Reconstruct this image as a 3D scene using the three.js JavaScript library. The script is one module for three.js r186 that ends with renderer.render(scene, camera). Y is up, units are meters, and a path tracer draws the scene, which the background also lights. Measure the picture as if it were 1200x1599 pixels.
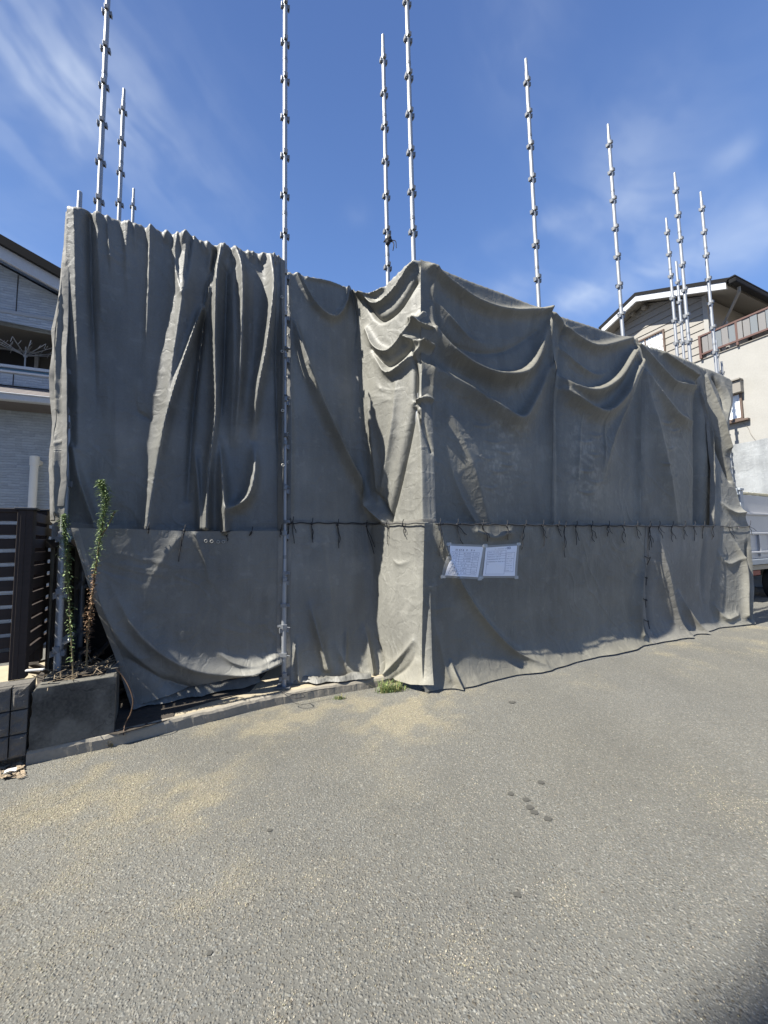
import * as THREE from 'three';
import { mergeGeometries } from 'three/addons/utils/BufferGeometryUtils.js';
import { RoundedBoxGeometry } from 'three/addons/geometries/RoundedBoxGeometry.js';

// ------------------------------------------------------------------ camera, sky, sun, exposure
const scene = new THREE.Scene();
const EYE = 1.44, F = 601, PITCH = 0.07995, ROLL = -0.018645;
const camera = new THREE.PerspectiveCamera(2 * Math.atan(799.5 / F) * 180 / Math.PI, 768 / 1024, 0.05, 900);
camera.position.set(0, EYE, 0);
camera.rotation.set(PITCH, 0, ROLL, 'XYZ');
const renderer = new THREE.WebGLRenderer({ antialias: true });
renderer.toneMapping = THREE.LinearToneMapping;
renderer.toneMappingExposure = 2.4;
renderer.shadowMap.enabled = true;
const SUN_AZ = 30 * Math.PI / 180, SUN_EL = 52 * Math.PI / 180;
const sunDir = new THREE.Vector3(-Math.cos(SUN_AZ) * Math.cos(SUN_EL), Math.sin(SUN_EL), Math.sin(SUN_AZ) * Math.cos(SUN_EL));
const sun = new THREE.DirectionalLight(new THREE.Color().setRGB(1, 0.96, 0.88), 5.0);
sun.position.copy(sunDir).multiplyScalar(60);
sun.castShadow = true;
sun.shadow.mapSize.set(4096, 4096);
Object.assign(sun.shadow.camera, { left: -22, right: 22, top: 22, bottom: -22, near: 1, far: 140 });
scene.add(sun, sun.target);

// ------------------------------------------------------------------ noise and random
function rng(seed) { let a = seed >>> 0; return () => { a = (a + 0x6d2b79f5) | 0; let t = Math.imul(a ^ (a >>> 15), 1 | a); t = (t + Math.imul(t ^ (t >>> 7), 61 | t)) ^ t; return ((t ^ (t >>> 14)) >>> 0) / 4294967296; }; }
function hash(x, y, s) { let h = Math.imul(x, 374761393) + Math.imul(y, 668265263) + Math.imul(s, 974634777); h = Math.imul(h ^ (h >>> 13), 1274126177); return ((h ^ (h >>> 16)) >>> 0) / 4294967296; }
function vnoise(x, y, s = 0, wrap = 0) {
  const xi = Math.floor(x), yi = Math.floor(y), fx = x - xi, fy = y - yi, u = fx * fx * (3 - 2 * fx), v = fy * fy * (3 - 2 * fy);
  const w = wrap ? (k) => ((k % wrap) + wrap) % wrap : (k) => k;
  const a = hash(w(xi), w(yi), s), b = hash(w(xi + 1), w(yi), s), c = hash(w(xi), w(yi + 1), s), d = hash(w(xi + 1), w(yi + 1), s);
  return (a + (b - a) * u) * (1 - v) + (c + (d - c) * u) * v;
}
function fbm(x, y, s = 0, oct = 4, wrap = 0) { let f = 0, a = 0.5, k = 1, n = 0; for (let i = 0; i < oct; i++) { f += a * vnoise(x * k, y * k, s + i * 17, wrap * k); n += a; a *= 0.5; k *= 2; } return f / n; }
const lerp = (a, b, t) => a + (b - a) * t, clamp = (x, a = 0, b = 1) => Math.max(a, Math.min(b, x));
const sstep = (a, b, x) => { const t = clamp((x - a) / (b - a)); return t * t * (3 - 2 * t); };

// ------------------------------------------------------------------ rays: a sight line of the survey photo, cut with a plane of the place
const CAM_M = new THREE.Matrix4().makeRotationFromEuler(camera.rotation);
const ray = (px, py) => new THREE.Vector3((px - 600) / F, (799.5 - py) / F, -1).applyMatrix4(CAM_M);
const atY = (px, py, y) => { const d = ray(px, py); return d.multiplyScalar((y - EYE) / d.y).add(new THREE.Vector3(0, EYE, 0)); };
const atZ = (px, py, dist) => { const d = ray(px, py); return d.multiplyScalar(-dist / d.z).add(new THREE.Vector3(0, EYE, 0)); };

// ------------------------------------------------------------------ sky with thin cirrus
{
  const W = 2048, H = 1024, data = new Float32Array(W * H * 4);
  const puffs = [[118, 145, 0.08, 0.06, 0.9], [40, 60, 0.20, 0.14, 0.30], [110, 110, 0.16, 0.12, 0.3], [190, 190, 0.13, 0.1, 0.22], [20, 250, 0.18, 0.16, 0.2], [330, 290, 0.09, 0.1, 0.2], [20, 390, 0.14, 0.1, 0.3], [820, 30, 0.07, 0.10, 0.34], [985, 270, 0.08, 0.09, 0.50], [990, 340, 0.10, 0.05, 0.5], [870, 343, 0.11, 0.018, 0.42],
    [1010, 425, 0.12, 0.045, 0.6], [1130, 385, 0.15, 0.045, 0.6], [1200, 350, 0.12, 0.06, 0.5], [905, 465, 0.055, 0.028, 1.3], [800, 455, 0.05, 0.03, 0.6], [1145, 240, 0.03, 0.016, 0.7], [556, 334, 0.022, 0.018, 0.3], [1120, 130, 0.13, 0.08, 0.16], [930, 300, 0.14, 0.1, 0.14], [740, 430, 0.2, 0.05, 0.1]]
    .map(([x, y, a, b, k]) => { const d = ray(x, y).normalize(); return { d, right: new THREE.Vector3().crossVectors(d, new THREE.Vector3(0, 1, 0)).normalize(), a, b, k }; });
  for (const p of puffs) p.up = new THREE.Vector3().crossVectors(p.right, p.d);
  const v = new THREE.Vector3();
  for (let j = 0; j < H; j++) for (let i = 0; i < W; i++) {
    const el = ((j + 0.5) / H - 0.5) * Math.PI, az = ((i + 0.5) / W - 0.5) * 2 * Math.PI;
    v.set(Math.cos(el) * Math.cos(az), Math.sin(el), Math.cos(el) * Math.sin(az));
    const h = Math.max(0, v.y), t = Math.pow(1 - h, 1.5), t2 = Math.pow(1 - h, 7);
    let r = lerp(0.0363, 0.135, t) + 0.07 * t2, g = lerp(0.070, 0.27, t) + 0.05 * t2, b = lerp(0.180, 0.56, t);
    const c = Math.max(0, v.dot(sunDir)), glow = Math.pow(c, 10) * 0.08 + Math.pow(c, 80) * 0.3;
    r += glow; g += glow; b += glow;
    if (v.y > -0.02) {
      // thin cirrus drawn on a high flat layer
      const k = 1 / (h + 0.18), X = v.x * k * 1.6, Z = v.z * k * 1.6, q = 0.7 * X - 0.7 * Z, s2 = 0.7 * X + 0.7 * Z;
      const wx = fbm(X * 1.3, Z * 1.3, 5, 4) - 0.5, n = fbm(q * 1.1 + wx * 2.4, s2 * 4.2 + wx * 2.4, 11, 5), n2 = fbm(X * 0.9 + 7, Z * 0.9, 23, 3);
      let cl = sstep(0.5, 0.85, n) * sstep(0.42, 0.75, n2) * 0.06;
      let m = 0;
      for (const p of puffs) {
        const dd = v.dot(p.d); if (dd < 0.9) continue;
        const x = v.dot(p.right) / p.a, y = v.dot(p.up) / p.b, w = Math.exp(-(x * x + y * y));
        m += w * p.k;
      }
      if (m > 0.003) {
        const e = fbm(v.x * 30 + wx * 5, v.y * 34 + v.z * 14, 41, 7), e2 = fbm((v.x * 1.0 - v.y * 0.75) * 7 + wx * 3, (v.x * 0.75 + v.y) * 24 + wx * 5, 51, 7);
        cl += 0.32 * m * clamp(0.44 + 0.6 * (sstep(0.3, 0.8, e) * 0.45 + sstep(0.36, 0.72, e2) * 0.75) - 0.22, 0, 1.4);
      }
      cl = clamp(cl, 0, 0.9);
      r = lerp(r, 0.40, cl); g = lerp(g, 0.44, cl); b = lerp(b, 0.49, cl);
    } else { const d = sstep(0, -0.1, v.y); r = lerp(r, 0.22, d); g = lerp(g, 0.215, d); b = lerp(b, 0.2, d); }
    const o = (j * W + i) * 4; data[o] = r; data[o + 1] = g; data[o + 2] = b; data[o + 3] = 1;
  }
  const tex = new THREE.DataTexture(data, W, H, THREE.RGBAFormat, THREE.FloatType);
  tex.mapping = THREE.EquirectangularReflectionMapping; tex.magFilter = THREE.LinearFilter; tex.minFilter = THREE.LinearFilter; tex.wrapS = THREE.RepeatWrapping; tex.needsUpdate = true;
  scene.background = tex; scene.environment = tex;
}

// ------------------------------------------------------------------ names, tags, small builders
const used = new Map();
function numbered(name) { const n = used.get(name) ?? 0; used.set(name, n + 1); return n ? name + '_' + String(n).padStart(3, '0') : name; }
function thing(name, label, category, position, group) { const o = new THREE.Group(); o.name = numbered(name); if (position) o.position.copy(position); o.userData = { label, category }; if (group) o.userData.group = group; scene.add(o); return o; }
function mesh(name, geo, mat, parent = scene, data) { const m = new THREE.Mesh(geo, mat); m.name = parent === scene ? numbered(name) : name; m.castShadow = m.receiveShadow = true; if (data) m.userData = data; parent.add(m); return m; }
function clean(g) { let q = g.index ? g.toNonIndexed() : g; for (const k of Object.keys(q.attributes)) if (!['position', 'normal', 'uv'].includes(k)) q.deleteAttribute(k); if (!q.attributes.normal) q.computeVertexNormals(); if (!q.attributes.uv) q.setAttribute('uv', new THREE.BufferAttribute(new Float32Array(q.attributes.position.count * 2), 2)); return q; }
const merge = (list) => mergeGeometries(list.map(clean));
function boxUV(g, s = 1, ox = 0, oy = 0) {                          // uv in metres by the main direction of the face
  g = clean(g); g.computeVertexNormals(); const p = g.attributes.position, n = g.attributes.normal, uv = g.attributes.uv;
  for (let i = 0; i < p.count; i++) { const ax = Math.abs(n.getX(i)), ay = Math.abs(n.getY(i)), az = Math.abs(n.getZ(i)); const [a, b] = ay > ax && ay > az ? [p.getX(i), p.getZ(i)] : ax > az ? [p.getZ(i), p.getY(i)] : [p.getX(i), p.getY(i)]; uv.setXY(i, a * s + ox, b * s + oy); }
  return g;
}
const box = (w, h, d, x = 0, y = 0, z = 0) => boxUV(new THREE.BoxGeometry(w, h, d).translate(x, y, z));
const rbox = (w, h, d, x = 0, y = 0, z = 0, r = 0.006) => boxUV(new RoundedBoxGeometry(w, h, d, 2, r).translate(x, y, z));
const span = (x0, x1, y0, y1, z0, z1) => box(x1 - x0, y1 - y0, z1 - z0, (x0 + x1) / 2, (y0 + y1) / 2, (z0 + z1) / 2);
const poly = (pts, depth, z = 0, bevel = 0) => boxUV(new THREE.ExtrudeGeometry(new THREE.Shape(pts.map(([a, b]) => new THREE.Vector2(a, b))), bevel ? { depth, bevelEnabled: true, bevelSize: bevel, bevelThickness: bevel, bevelSegments: 2 } : { depth, bevelEnabled: false }).translate(0, 0, z));
function tube(pts, r, seg = 0, sides = 6, closed = false) { const c = new THREE.CatmullRomCurve3(pts, closed); return clean(new THREE.TubeGeometry(c, seg || pts.length * 4, r, sides, closed)); }
function bar(a, b, r, sides = 8) { const d = new THREE.Vector3().subVectors(b, a), g = new THREE.CylinderGeometry(r, r, d.length(), sides); g.applyQuaternion(new THREE.Quaternion().setFromUnitVectors(new THREE.Vector3(0, 1, 0), d.clone().normalize())); g.translate((a.x + b.x) / 2, (a.y + b.y) / 2, (a.z + b.z) / 2); return clean(g); }
const V = (x, y, z) => new THREE.Vector3(x, y, z);

// grey textures that multiply a base colour; values around 1 at 0.8 (so that they can go brighter)
function greyTex(size, fn, opt = {}) {
  const d = new Uint8Array(size * size * 4);
  for (let j = 0; j < size; j++) for (let i = 0; i < size; i++) { const c = fn(i / size, j / size, i, j), o = (j * size + i) * 4; const [r, g, b] = Array.isArray(c) ? c : [c, c, c]; d[o] = clamp(r * 255, 0, 255); d[o + 1] = clamp(g * 255, 0, 255); d[o + 2] = clamp(b * 255, 0, 255); d[o + 3] = 255; }
  return dataTex(d, size, opt);
}
function dataTex(d, size, { repeat = 1, repeatY } = {}) { const t = new THREE.DataTexture(d, size, size, THREE.RGBAFormat); t.wrapS = t.wrapT = THREE.RepeatWrapping; t.magFilter = THREE.LinearFilter; t.minFilter = THREE.LinearMipmapLinearFilter; t.generateMipmaps = true; t.repeat.set(repeat, repeatY ?? repeat); t.needsUpdate = true; return t; }
function mat(c, roughness = 0.8, o = {}) { const m = new THREE.MeshStandardMaterial({ roughness, metalness: 0, side: THREE.DoubleSide, ...o }); m.color.setRGB(...c); return m; }

const T = {};
T.concrete = greyTex(512, (u, v) => 0.62 + 0.26 * fbm(u * 8, v * 8, 3, 5, 8) + 0.14 * fbm(u * 64, v * 64, 9, 2, 64) + (hash(u * 512 | 0, v * 512 | 0, 4) < 0.012 ? -0.22 : 0), { repeat: 0.9 });
T.metal = greyTex(256, (u, v) => 0.6 + 0.25 * fbm(u * 12, v * 5, 8, 4, 0) + 0.15 * vnoise(u * 60, v * 14, 6), { repeat: 3 });
T.wood = greyTex(512, (u, v) => 0.55 + 0.35 * fbm(u * 3, v * 60 + fbm(u * 4, v * 4, 2, 2) * 5, 4, 4) + 0.1 * hash(0, v * 512 | 0, 2), { repeat: 1 });
T.stucco = greyTex(512, (u, v) => 0.72 + 0.12 * fbm(u * 6, v * 6, 13, 5, 6) + 0.1 * vnoise(u * 170, v * 170, 3), { repeat: 0.5 });
T.soil = greyTex(512, (u, v) => 0.4 + 0.5 * fbm(u * 20, v * 20, 33, 5, 20), { repeat: 1.5 });
T.siding = (() => {                                                 // split-face cladding: short wavy ledges
  const S = 1024, R = rng(91), rows = 44, d = new Uint8Array(S * S * 4), b = new Uint8Array(S * S * 4);
  const segs = []; for (let r = 0; r < rows; r++) { const list = []; let x = 0; while (x < 1) { const w = 0.03 + 0.09 * R(); list.push([x, x + w, R()]); x += w; } segs.push(list); }
  for (let j = 0; j < S; j++) for (let i = 0; i < S; i++) {
    const u = i / S, v = j / S + 0.004 * (vnoise(u * 30, j / 90, 5) - 0.5) * 2, rr = Math.floor(((v + 1) % 1) * rows) % rows, f = (v * rows) % 1;
    const s = segs[rr].find((q) => u >= q[0] && u < q[1]) ?? segs[rr][0], h = s[2] * 0.5 + 0.5 * (0.4 + 0.6 * f), n = vnoise(u * 90, v * 160, 7);
    const c = 0.66 + 0.16 * s[2] + 0.1 * n - (f < 0.16 ? 0.10 : 0), o = (j * S + i) * 4;
    d[o] = d[o + 1] = d[o + 2] = clamp(c) * 255; d[o + 3] = 255; b[o] = b[o + 1] = b[o + 2] = clamp(h * 0.8 + n * 0.2 - (f < 0.14 ? 0.4 : 0)) * 255; b[o + 3] = 255;
  }
  return { map: dataTex(d, S, { repeat: 0.55 }), bump: dataTex(b, S, { repeat: 0.55 }) };
})();

const M = {
  concrete: mat([0.40, 0.385, 0.345], 0.92, { map: T.concrete, bumpMap: T.concrete, bumpScale: 0.006 }),
  concreteDark: mat([0.20, 0.195, 0.18], 0.95, { map: T.concrete, bumpMap: T.concrete, bumpScale: 0.008 }),
  slab: mat([0.40, 0.34, 0.235], 0.95, { map: T.concrete, bumpMap: T.concrete, bumpScale: 0.006 }),
  block: mat([0.13, 0.12, 0.105], 0.95, { map: T.concrete, bumpMap: T.concrete, bumpScale: 0.02 }),
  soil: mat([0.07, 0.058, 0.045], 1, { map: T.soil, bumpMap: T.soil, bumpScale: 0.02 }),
  galv: mat([0.40, 0.415, 0.43], 0.48, { metalness: 0.45, map: T.metal, bumpMap: T.metal, bumpScale: 0.0006 }),
  galvDark: mat([0.27, 0.28, 0.29], 0.5, { metalness: 0.35, map: T.metal }),
  fence: mat([0.030, 0.019, 0.014], 0.8, { map: T.wood, bumpMap: T.wood, bumpScale: 0.0015 }),
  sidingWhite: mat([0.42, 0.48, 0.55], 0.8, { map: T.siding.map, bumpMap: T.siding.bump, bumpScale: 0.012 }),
  whitePaint: mat([0.58, 0.59, 0.60], 0.45, { map: T.stucco }),
  pvc: mat([0.74, 0.73, 0.68], 0.4),
  dark: mat([0.03, 0.03, 0.032], 0.6),
  roofDark: mat([0.006, 0.006, 0.007], 1.0, { map: T.concrete }),
  shingle: mat([0.17, 0.15, 0.145], 0.85, { map: T.concrete, bumpMap: T.concrete, bumpScale: 0.004 }),
  stucco: mat([0.385, 0.375, 0.345], 0.92, { map: T.stucco, bumpMap: T.stucco, bumpScale: 0.004 }),
  boards: mat([0.32, 0.30, 0.265], 0.75, { map: T.stucco, bumpMap: T.wood, bumpScale: 0.002 }),
  soffit: mat([0.22, 0.205, 0.18], 0.9),
  rail: mat([0.10, 0.05, 0.038], 0.5),
  brown: mat([0.11, 0.075, 0.055], 0.5),
  truckWhite: mat([0.48, 0.48, 0.49], 0.4, { map: T.stucco }),
  truckGrey: mat([0.36, 0.39, 0.42], 0.5, { map: T.concrete }),
  rubber: mat([0.02, 0.02, 0.02], 0.85),
  red: mat([0.22, 0.03, 0.02], 0.5),
  yellow: mat([0.55, 0.34, 0.05], 0.5),
  plank: mat([0.62, 0.55, 0.36], 0.85, { map: T.wood }),
  cord: mat([0.018, 0.018, 0.02], 0.8),
  glass: new THREE.MeshPhysicalMaterial({ color: 0xffffff, roughness: 0.05, transmission: 1, thickness: 0, ior: 1.45, side: THREE.DoubleSide }),
  plastic: new THREE.MeshPhysicalMaterial({ color: 0xf4f4f2, roughness: 0.35, transmission: 0.75, thickness: 0, ior: 1.3, side: THREE.DoubleSide }),
  curtain: mat([0.75, 0.77, 0.78], 0.9),
};

// ------------------------------------------------------------------ the road
const roadRise = (x, z) => 0.05 * (1 - sstep(0, 1.5, (x - 0.4) * 0.467 + (z + 3.7) * 0.884)) * sstep(-0.2, 0.5, x);
const roadH = (x, z) => roadRise(x, z) + 0.012 * (fbm(x * 0.35 + 9, z * 0.35, 71, 3) - 0.5) + 0.006 * (vnoise(x * 1.1, z * 1.1, 77) - 0.5);
const sandSpots = [[60, 1300, 0.5, 0.9], [130, 1265, 0.35, 0.8], [210, 1230, 0.4, 0.6], [300, 1180, 0.45, 0.65], [360, 1150, 0.35, 0.9], [400, 1130, 0.3, 1], [470, 1115, 0.35, 1], [540, 1110, 0.35, 0.9], [600, 1110, 0.4, 0.9], [660, 1118, 0.35, 1], [300, 1265, 0.3, 0.5], [215, 1240, 0.18, 0.7], [150, 1190, 0.3, 0.4],
  [345, 1385, 0.14, 0.55], [200, 1430, 0.2, 0.5], [432, 1585, 0.055, 1.5], [505, 1420, 0.3, 0.2], [850, 1045, 0.6, 0.5], [980, 1022, 0.8, 0.6], [1100, 995, 1.0, 0.9], [1180, 985, 0.6, 0.9], [740, 1085, 0.3, 0.5], [680, 1290, 0.25, 0.14], [1150, 1245, 0.3, 0.14], [705, 1480, 0.14, 0.14], [890, 1403, 0.1, 0.14], [560, 1190, 0.5, 0.14], [760, 1130, 0.5, 0.14]]
  .map(([x, y, r, k]) => { const p = atY(x, y, 0); return [p.x, p.z, r, k]; });
function sandAt(x, z) {
  let m = 0; for (const [a, b, r, k] of sandSpots) { const d = ((x - a) ** 2 + (z - b) ** 2) / (r * r); if (d < 6) m += k * Math.exp(-d); }
  const n = fbm(x * 2.1, z * 2.1, 101, 4), n2 = fbm(x * 9, z * 9, 111, 3);
  return clamp(0.43 * m * (0.1 + 1.9 * sstep(0.3, 0.75, n)) * (0.2 + 1.5 * sstep(0.3, 0.75, n2)) , 0, 1.2);
}
{
  const S = 2048, R = rng(7), h = new Float32Array(S * S).fill(0.30), c = new Float32Array(S * S * 3);
  for (let i = 0; i < S * S; i++) { const n = R(); c[i * 3] = c[i * 3 + 1] = c[i * 3 + 2] = 0.36 + 0.16 * n; h[i] = 0.2 + 0.15 * n; }
  for (let k = 0; k < 330000; k++) {                                 // aggregate: every stone a bump with its own tone
    const x = R() * S, y = R() * S, r = 0.9 + 2.3 * R() * R(), q = R(), b = q < 0.06 ? 0.85 + 0.15 * R() : q < 0.18 ? 0.30 : 0.46 + 0.30 * R(), warm = (R() - 0.4) * 0.07, ht = 0.5 + 0.5 * R(), e = 0.65 + 0.7 * R();
    for (let j = Math.floor(y - r); j <= y + r; j++) for (let i = Math.floor(x - r); i <= x + r; i++) {
      const d = ((i - x) ** 2 * e + (j - y) ** 2 / e) / (r * r); if (d > 1) continue;
      const o = ((j + S) % S) * S + ((i + S) % S), z = ht * (1 - d * 0.6); if (z < h[o]) continue;
      h[o] = z; c[o * 3] = b + warm; c[o * 3 + 1] = b; c[o * 3 + 2] = b - warm * 1.3;
    }
  }
  const d = new Uint8Array(S * S * 4), bm = new Uint8Array(S * S * 4);
  for (let i = 0; i < S * S; i++) { for (let k = 0; k < 3; k++) d[i * 4 + k] = clamp(c[i * 3 + k]) * 255; d[i * 4 + 3] = 255; bm[i * 4] = bm[i * 4 + 1] = bm[i * 4 + 2] = clamp(h[i]) * 255; bm[i * 4 + 3] = 255; }
  M.road = mat([0.244, 0.240, 0.214], 0.93, { map: dataTex(d, S, { repeat: 1 / 4.1 }), bumpMap: dataTex(bm, S, { repeat: 1 / 4.1 }), bumpScale: 0.007, vertexColors: true });
  const x0 = -10, x1 = 13, z0 = -11, z1 = 5, nx = 575, nz = 400, g = new THREE.PlaneGeometry(x1 - x0, z1 - z0, nx, nz);
  g.rotateX(-Math.PI / 2); g.translate((x0 + x1) / 2, 0, (z0 + z1) / 2);
  const p = g.attributes.position, uv = g.attributes.uv, col = new Float32Array(p.count * 3);
  for (let i = 0; i < p.count; i++) {
    const x = p.getX(i), z = p.getZ(i); p.setY(i, roadH(x, z)); uv.setXY(i, x, z);
    const s = Math.min(1, sandAt(x, z)), tone = 0.80 + 0.30 * fbm(x * 0.6, z * 0.6, 131, 4) + 0.14 * (fbm(x * 5, z * 5, 141, 3) - 0.5), band = 0.16 * (vnoise(x * 1.25 - z * 0.32 + 0.7 * fbm(x * 0.5, z * 0.5, 171, 2), z * 0.12, 173) - 0.5), worn = band + 0.06 * sstep(0.5, 0.7, fbm(x * 0.3 + 4, z * 0.8, 151, 3)), tan = 0.05 * fbm(x * 0.8, z * 0.8, 161, 3);
    const t = tone + worn; col[i * 3] = lerp(t * (1 + tan * 0.35), 1.62, s * 0.75); col[i * 3 + 1] = lerp(t, 1.47, s * 0.75); col[i * 3 + 2] = lerp(t * (1 - tan), 1.12, s * 0.75);
  }
  g.setAttribute('color', new THREE.BufferAttribute(col, 3)); g.computeVertexNormals();
  const road = mesh('road', g, M.road, scene, { kind: 'structure' });
  // dark drips on the asphalt
  const sm = mat([0.06, 0.058, 0.05], 0.8);
  for (const [x, y, r, e] of [[800, 1104, 0.045, 1.4], [845, 1222, 0.03, 1.3], [798, 1240, 0.028, 1.2], [822, 1249, 0.03, 1.2], [827, 1261, 0.036, 1.1], [835, 1269, 0.033, 1.2], [856, 1279, 0.034, 1.2], [807, 1398, 0.026, 1.2], [328, 1490, 0.019, 1.0], [421, 1297, 0.02, 1.3], [828, 1219, 0.008, 1]]) {
    const c0 = atY(x, y, 0), rr = rng(x * 3 + y), sh = new THREE.Shape(); const N = 18;
    for (let k = 0; k < N; k++) { const a = k / N * 2 * Math.PI, q = 0.55 * r * (0.72 + 0.45 * rr()); k ? sh.lineTo(q * e * Math.cos(a), q * Math.sin(a)) : sh.moveTo(q * e * Math.cos(a), q * Math.sin(a)); }
    const sg = new THREE.ShapeGeometry(sh).rotateX(-Math.PI / 2).translate(c0.x, roadH(c0.x, c0.z) + 0.004, c0.z); mesh('stain', clean(sg), sm, road);
  }
  const ground = new THREE.CircleGeometry(400, 96).rotateX(-Math.PI / 2).translate(0, -0.03, 0);
  mesh('ground', boxUV(ground, 1 / 4), mat([0.20, 0.19, 0.17], 0.95, { map: T.concrete }), scene, { kind: 'structure' });
  // loose sand grains and grit
  const R2 = rng(19), N = 42000, gg = new THREE.IcosahedronGeometry(1, 0), im = new THREE.InstancedMesh(gg, mat([0.29, 0.26, 0.195], 0.95), N), m4 = new THREE.Matrix4(), q = new THREE.Quaternion(), cc = new THREE.Color();
  let n = 0, tries = 0;
  while (n < N && tries++ < 3e6) {
    const far = R2(), zz = -1.0 - 6.5 * far * far * 0.9 - 0.3 * R2(), xx = (R2() * 2 - 1) * (-zz * 1.05 + 0.4), s = sandAt(xx, zz);
    if (R2() > s * 1.3 + 0.006) continue;
    const r = s > 0.15 ? 0.0011 + 0.0019 * R2() : 0.0012 + 0.003 * R2() * R2();
    q.setFromEuler(new THREE.Euler(R2() * 6, R2() * 6, R2() * 6)); m4.compose(V(xx, roadH(xx, zz) + r * 0.5, zz), q, V(r, r * 0.7, r * (0.7 + 0.6 * R2()))); im.setMatrixAt(n, m4);
    const k = 0.75 + 0.5 * R2(); cc.setRGB(k, k * (0.95 + 0.1 * R2()), k * (0.9 + 0.2 * R2())); im.setColorAt(n, cc); n++;
  }
  im.count = n; im.name = 'sand'; im.castShadow = im.receiveShadow = true; im.userData = { kind: 'stuff', label: 'tan sand grains scattered over the grey asphalt road', category: 'sand' }; scene.add(im);
}

// ------------------------------------------------------------------ concrete slab with kerb lip along the sheets
{
  const lip = [[-2.43, -2.70], [-2.0, -2.93], [-1.65, -3.16], [-1.06, -3.55], [-0.58, -3.78], [-0.03, -4.0], [0.2, -4.12]];
  const top = lip.map(([x, z]) => [x + 0.028, z - 0.05]);
  const rr = rng(5), prof = (o) => lip.map(([x, z]) => [x + 0.5 * o, z - 0.85 * o]);
  const slabPts = [...prof(0.056), [0.2, -6.5], [-4.6, -4.6], [-2.62, -2.9]];
  const shape = new THREE.Shape(slabPts.map(([x, z]) => new THREE.Vector2(x, -z)));
  const g = new THREE.ExtrudeGeometry(shape, { depth: 0.084, bevelEnabled: false }).rotateX(-Math.PI / 2);
  mesh('concrete_slab', boxUV(g), M.slab, scene, { kind: 'structure' });
  // the lip: a rounded rail swept along the front edge, chipped
  const kp = [], idx = [], NS = 160, PR = [[0.0, -0.03], [0.0, 0.066], [0.010, 0.086], [0.025, 0.093], [0.048, 0.0925], [0.058, 0.088], [0.058, -0.03]];
  const cv = new THREE.CatmullRomCurve3(lip.map(([x, z]) => V(x, 0, z)));
  for (let i = 0; i <= NS; i++) { const c = cv.getPointAt(i / NS), t = cv.getTangentAt(i / NS), n = V(t.z, 0, -t.x).multiplyScalar(t.x > 0 ? 1 : -1); if (n.z > 0) n.negate(); for (let k = 0; k < PR.length; k++) { const ch = (k > 0 && k < 4 ? 0.010 : 0.002) * (fbm(i * 0.35, k * 0.7, 3, 3) - 0.5) * 2, q = c.clone().addScaledVector(n, PR[k][0] + ch).setY(PR[k][1] + ch * 0.6); kp.push(q.x, q.y, q.z); } }
  for (let i = 0; i < NS; i++) for (let k = 0; k < PR.length - 1; k++) { const a = i * PR.length + k, b = a + PR.length; idx.push(a, b, a + 1, b, b + 1, a + 1); }
  const kg = new THREE.BufferGeometry(); kg.setAttribute('position', new THREE.Float32BufferAttribute(kp, 3)); kg.setIndex(idx);
  mesh('kerb', boxUV(kg), mat([0.30, 0.27, 0.215], 0.95, { map: T.concrete, bumpMap: T.concrete, bumpScale: 0.008 }), scene, { kind: 'structure' });
  // dark soil on the slab, which also paints in the planter's shadow
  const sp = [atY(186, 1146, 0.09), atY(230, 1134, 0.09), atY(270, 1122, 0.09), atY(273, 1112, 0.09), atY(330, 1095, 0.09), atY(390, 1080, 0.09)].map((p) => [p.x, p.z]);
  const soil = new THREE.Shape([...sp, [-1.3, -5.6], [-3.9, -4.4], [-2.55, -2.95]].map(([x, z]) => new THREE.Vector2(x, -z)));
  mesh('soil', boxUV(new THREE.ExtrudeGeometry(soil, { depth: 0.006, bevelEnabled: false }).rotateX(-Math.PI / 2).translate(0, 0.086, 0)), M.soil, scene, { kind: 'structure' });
}

// ------------------------------------------------------------------ scaffold poles
const LEVEL0 = 5.954 + EYE;
const couplerGeo = (() => {
  const parts = [];
  for (let k = 0; k < 4; k++) {
    const s = new THREE.Shape([[-0.017, -0.026], [0.017, -0.026], [0.020, 0.016], [-0.020, 0.016]].map(([a, b]) => new THREE.Vector2(a, b)));
    const dy = k % 2 ? -0.022 : 0.014;
    const plate = new THREE.ExtrudeGeometry(s, { depth: 0.006, bevelEnabled: true, bevelSize: 0.003, bevelThickness: 0.003, bevelSegments: 1 }).translate(0, dy, 0.038);
    const l = new THREE.BoxGeometry(0.006, 0.040, 0.022).translate(-0.015, dy - 0.004, 0.029), r = new THREE.BoxGeometry(0.006, 0.040, 0.022).translate(0.015, dy - 0.004, 0.029);
    for (const g of [plate, l, r]) parts.push(clean(g.rotateY(k * Math.PI / 2 + 0.42)));
  }
  parts.push(clean(new THREE.CylinderGeometry(0.0275, 0.0275, 0.02, 14, 1, true)));
  return merge(parts);
})();
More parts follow.
